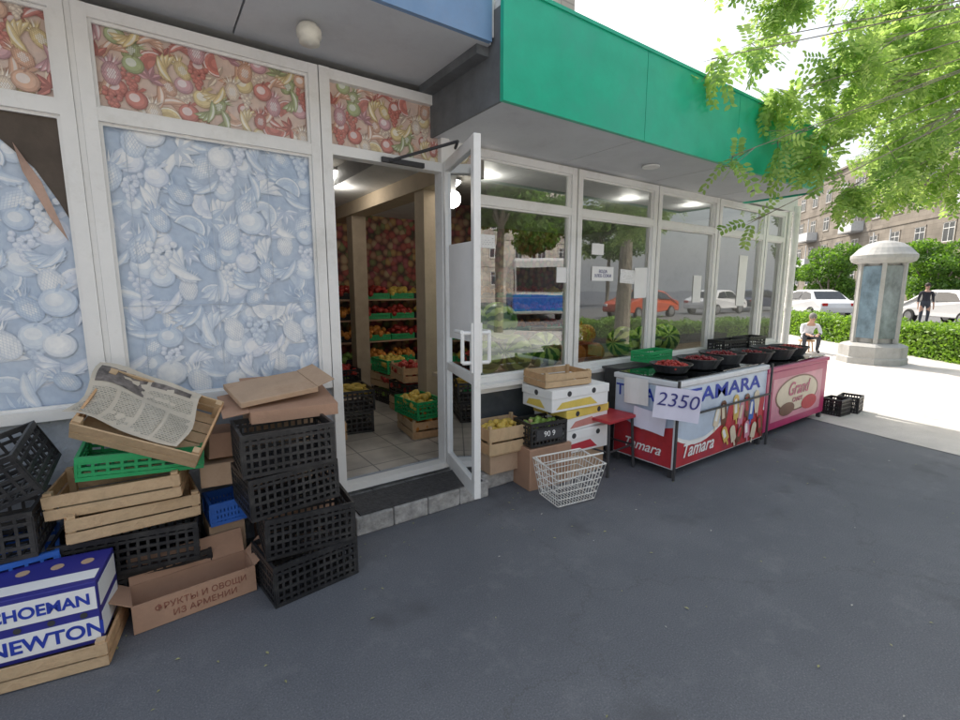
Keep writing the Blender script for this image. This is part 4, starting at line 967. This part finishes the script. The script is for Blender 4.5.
for x,y,rz,m,l in ((21.5,-9.6,180,po,'orange-red car parked across the street'),(28.5,-9.4,0,pw,'white car parked across the street'),(8.5,-17.6,180,ps,'silver car parked at the far kerb'),(34,-9.5,0,pd,'dark car parked across the street')):
    o=copy_thing(c1,(x,y,.004),(0,0,R(rz)),l); recol(o,m)
o=copy_thing(c1,(35,17.5,.008),(0,0,ang),'silver car parked further along the kerb'); recol(o,ps)
bus=empty('city_bus',(17.2,-13.6,.004),(0,0,R(126))); tag(bus,'white and blue city bus standing in the street','bus')
b=MB(); b.box(-4,4,-1.2,1.2,.35,2.9); b.obj('body',[pw],bus,bevel=.12)
b=MB(); b.box(-4.01,4.01,-1.215,1.215,.5,1.25); b.obj('stripe',bluep,bus,bevel=.02)
for x in np.arange(-3.5,3.6,1.4):
    for sg in (-1,1): b=MB(); b.box(x-.6,x+.6,sg*1.215-.01,sg*1.215+.01,1.4,2.4); b.obj('window',carwin,bus)
b=MB(); b.box(3.98,4.03,-1.05,1.05,1.4,2.5); b.obj('windscreen',carwin,bus)
for x in (-2.5,2.6):
    for sg in (-1,1):
        b=MB(); b.lathe([(.3,-.14),(.46,-.12),(.46,.12),(.3,.14)],22,0,(0,0,0),Matrix.Rotation(R(90),4,'X')); b.obj('wheel',tyrem,bus,loc=(x,sg*1.1,.46))

# ------------------------------------------------------------------ people
def person(joints,edges,matfn,loc,rot,label,hair,sc=1):
    me=bpy.data.meshes.new('person'); names=list(joints); me.from_pydata([joints[k][0] for k in names],[],[(names.index(a),names.index(b)) for a,b in edges])
    o=bpy.data.objects.new('tmp',me); COL.objects.link(o)
    o.modifiers.new('s','SKIN'); 
    for i,k in enumerate(names):
        r=joints[k][1]; me.skin_vertices[0].data[i].radius=(r,r if len(joints[k])<3 else joints[k][2])
    me.skin_vertices[0].data[0].use_root=True
    s=o.modifiers.new('u','SUBSURF'); s.levels=2; s.render_levels=2
    dg=bpy.context.evaluated_depsgraph_get(); dg.update(); m2=bpy.data.meshes.new_from_object(o.evaluated_get(dg)); bpy.data.objects.remove(o)
    p=bpy.data.objects.new('person',m2); COL.objects.link(p); m2.materials.clear()
    for m in matfn[0]: m2.materials.append(m)
    pos=[(Vector(joints[k][0]),matfn[1](k)) for k in names]
    for f in m2.polygons:
        f.use_smooth=True; c=f.center; best=min(pos,key=lambda q:(q[0]-c).length); f.material_index=best[1]
    p.location=loc; p.rotation_euler=rot; p.scale=(sc,sc,sc); tag(p,label,'person')
    hd_=Vector(joints['head'][0]); b=MB(); b.ball((hd_.x,hd_.y+.022,hd_.z+.035),.1,0,14,10,(.88,1,.98)); b.obj('hair',hair,p,smooth=True)
    for sx in (-1,1): 
        b=MB(); b.ball((hd_.x+sx*.032,hd_.y-.088,hd_.z+.012),.011,0,8,6); b.obj('eye',hairm,p,smooth=True)
        b=MB(); b.ball((hd_.x+sx*.083,hd_.y+.0,hd_.z-.005),.022,0,8,6,(.4,.8,1.2)); b.obj('ear',skinm,p,smooth=True)
    b=MB(); b.ball((hd_.x,hd_.y-.1,hd_.z-.012),.014,0,8,6,(.8,1,1.5)); b.obj('nose',skinm,p,smooth=True)
    b=MB(); b.box(hd_.x-.022,hd_.x+.022,hd_.y-.093,hd_.y-.08,hd_.z-.045,hd_.z-.038); b.obj('mouth',redprint,p)
    return p
def skeleton(seated):
    if seated:
        J={'pelvis':((0,0,.42),.13,.1),'waist':((0,-.06,.55),.12,.09),'chest':((0,-.17,.7),.14,.1),'neck':((0,-.27,.82),.05,.05),'jaw':((0,-.33,.87),.062),'head':((0,-.35,.95),.088)}
        for n_,s in (('l',-1),('r',1)):
            J.update({'hip'+n_:((s*.1,-.04,.4),.085),'knee'+n_:((s*.16,-.42,.46),.06),'calf'+n_:((s*.16,-.41,.27),.052),'ankle'+n_:((s*.15,-.38,.09),.037),'toe'+n_:((s*.16,-.53,.04),.034),
              'shoulder'+n_:((s*.18,-.2,.74),.06),'elbow'+n_:((s*.22,-.33,.53),.042),'wrist'+n_:((s*.1,-.5,.5),.028),'palm'+n_:((s*.06,-.56,.49),.024)})
            for f in range(5): J['fa%d%s'%(f,n_)]=((s*(.085-.016*f),-.60-.004*(2-abs(f-2)),.485),.009); J['fb%d%s'%(f,n_)]=((s*(.088-.018*f),-.63-.006*(2-abs(f-2)),.465),.008)
    else:
        J={'pelvis':((0,0,.95),.13,.1),'waist':((0,0,1.1),.12,.09),'chest':((0,0,1.32),.14,.1),'neck':((0,-.01,1.47),.05,.05),'jaw':((0,-.03,1.54),.062),'head':((0,-.02,1.62),.088)}
        for n_,s in (('l',-1),('r',1)):
            J.update({'hip'+n_:((s*.1,0,.9),.085),'knee'+n_:((s*.11,-.02,.5),.06),'calf'+n_:((s*.11,.01,.33),.052),'ankle'+n_:((s*.11,.03,.09),.037),'toe'+n_:((s*.12,-.12,.04),.034),
              'shoulder'+n_:((s*.18,0,1.38),.06),'elbow'+n_:((s*.23,.03,1.1),.042),'wrist'+n_:((s*.24,-.05,.86),.028),'palm'+n_:((s*.24,-.06,.78),.024)})
            for f in range(5): J['fa%d%s'%(f,n_)]=((s*.24,-.09+.016*f,.73),.009); J['fb%d%s'%(f,n_)]=((s*.235,-.092+.017*f,.695-.005*(2-abs(f-2))),.008)
    E=[('pelvis','waist'),('waist','chest'),('chest','neck'),('neck','jaw'),('jaw','head')]
    for n_ in 'lr':
        E+=[('pelvis','hip'+n_),('hip'+n_,'knee'+n_),('knee'+n_,'calf'+n_),('calf'+n_,'ankle'+n_),('ankle'+n_,'toe'+n_),('chest','shoulder'+n_),('shoulder'+n_,'elbow'+n_),('elbow'+n_,'wrist'+n_),('wrist'+n_,'palm'+n_)]
        for f in range(5): E+=[('palm'+n_,'fa%d%s'%(f,n_)),('fa%d%s'%(f,n_),'fb%d%s'%(f,n_))]
    return J,E
def mf(k):
    if k.startswith(('head','jaw','neck','palm','wrist','fa','fb')): return 0
    if k.startswith(('chest','waist','shoulder','elbow')): return 1
    if k.startswith(('toe',)): return 3
    return 2
px_,py_=13.0,4.7
J,E=skeleton(True); person(J,E,([skinm,shirt,trous,shoem],mf),(px_,py_,0),(0,0,R(-55)),'person in a white shirt sitting bent forward on a low stool',mat('grey_hair',(.2,.19,.18),.7),sc=.88)
b=MB(); b.lathe([(.17,.25),(.17,.28)],20); so=b.obj('stool',wood2,loc=(px_,py_,0)); tag(so,'low wooden stool under the seated person','stool')
for a in (45,135,225,315): b=MB(); b.tube((.12*math.cos(R(a)),.12*math.sin(R(a)),.25),(.16*math.cos(R(a)),.16*math.sin(R(a)),0),.014); b.obj('leg',wood2,so)
J,E=skeleton(False); person(J,E,([skinm,shirt2,trous,shoem],mf),(25.5,5.2,0),(0,0,R(-60)),'person in dark clothes standing behind the hedge',hairm)

# litter
n=170; b=MB()
for i in range(n):
    x=random.uniform(-.3,6);y=random.uniform(.1,2.5)
    if random.random()<.5: y=random.uniform(1.8,2.6)
    a=random.random()*6.28;s=random.uniform(.003,.009); c_,s_=math.cos(a)*s,math.sin(a)*s
    b.poly([(x-c_*1.5,y-s_*1.5,.006),(x+s_*.7,y-c_*.7,.009),(x+c_*1.5,y+s_*1.5,.006),(x-s_*.7,y+c_*.7,.008)],0 if random.random()<.8 else 1)
o=b.obj('litter',[mat('dry_leaf',(.3,.3,.14),.8,bump=0),mat('paper_scrap',(.42,.41,.38),.8,bump=0)]); o['kind']='stuff'; o['label']='scattered dry leaves and paper scraps on asphalt'

# ------------------------------------------------------------------ light & camera
S=Vector((.2,1,1.22)).normalized(); el=math.asin(S.z); az=math.atan2(S.x,S.y)
w=bpy.data.worlds.new('World'); scene.world=w; w.use_nodes=True; nt=w.node_tree; bg=nt.nodes['Background']
sky=nt.nodes.new('ShaderNodeTexSky'); sky.sky_type='NISHITA'; sky.sun_disc=False; sky.sun_elevation=el; sky.sun_rotation=az; sky.dust_density=7; sky.air_density=1.6; sky.ozone_density=1.0
hz=nt.nodes.new('ShaderNodeMix'); hz.data_type='RGBA'; hz.blend_type='ADD'; hz.inputs[0].default_value=1.0; hz.inputs[7].default_value=(3.8,3.9,4.05,1)  # flat haze colour added over the whole sky to brighten it and the fill
nt.links.new(sky.outputs[0],hz.inputs[6]); nt.links.new(hz.outputs[2],bg.inputs[0]); bg.inputs[1].default_value=.15
l=bpy.data.lights.new('sun','SUN'); l.energy=5; l.angle=R(.5); l.color=(1,.95,.87); lo=bpy.data.objects.new('sun',l); COL.objects.link(lo); lo.rotation_euler=S.to_track_quat('Z','Y').to_euler(); lo.location=(0,0,30)
cam=bpy.data.cameras.new('camera'); co=bpy.data.objects.new('camera',cam); COL.objects.link(co); co.location=(0,0,1.5); co.rotation_euler=(R(90-8.59),0,R(54.8-90)); cam.sensor_width=36; cam.lens=17.625; cam.clip_start=.05; cam.clip_end=1500
scene.camera=co
scene.view_settings.view_transform='Standard'; scene.view_settings.look='None'; scene.view_settings.exposure=0
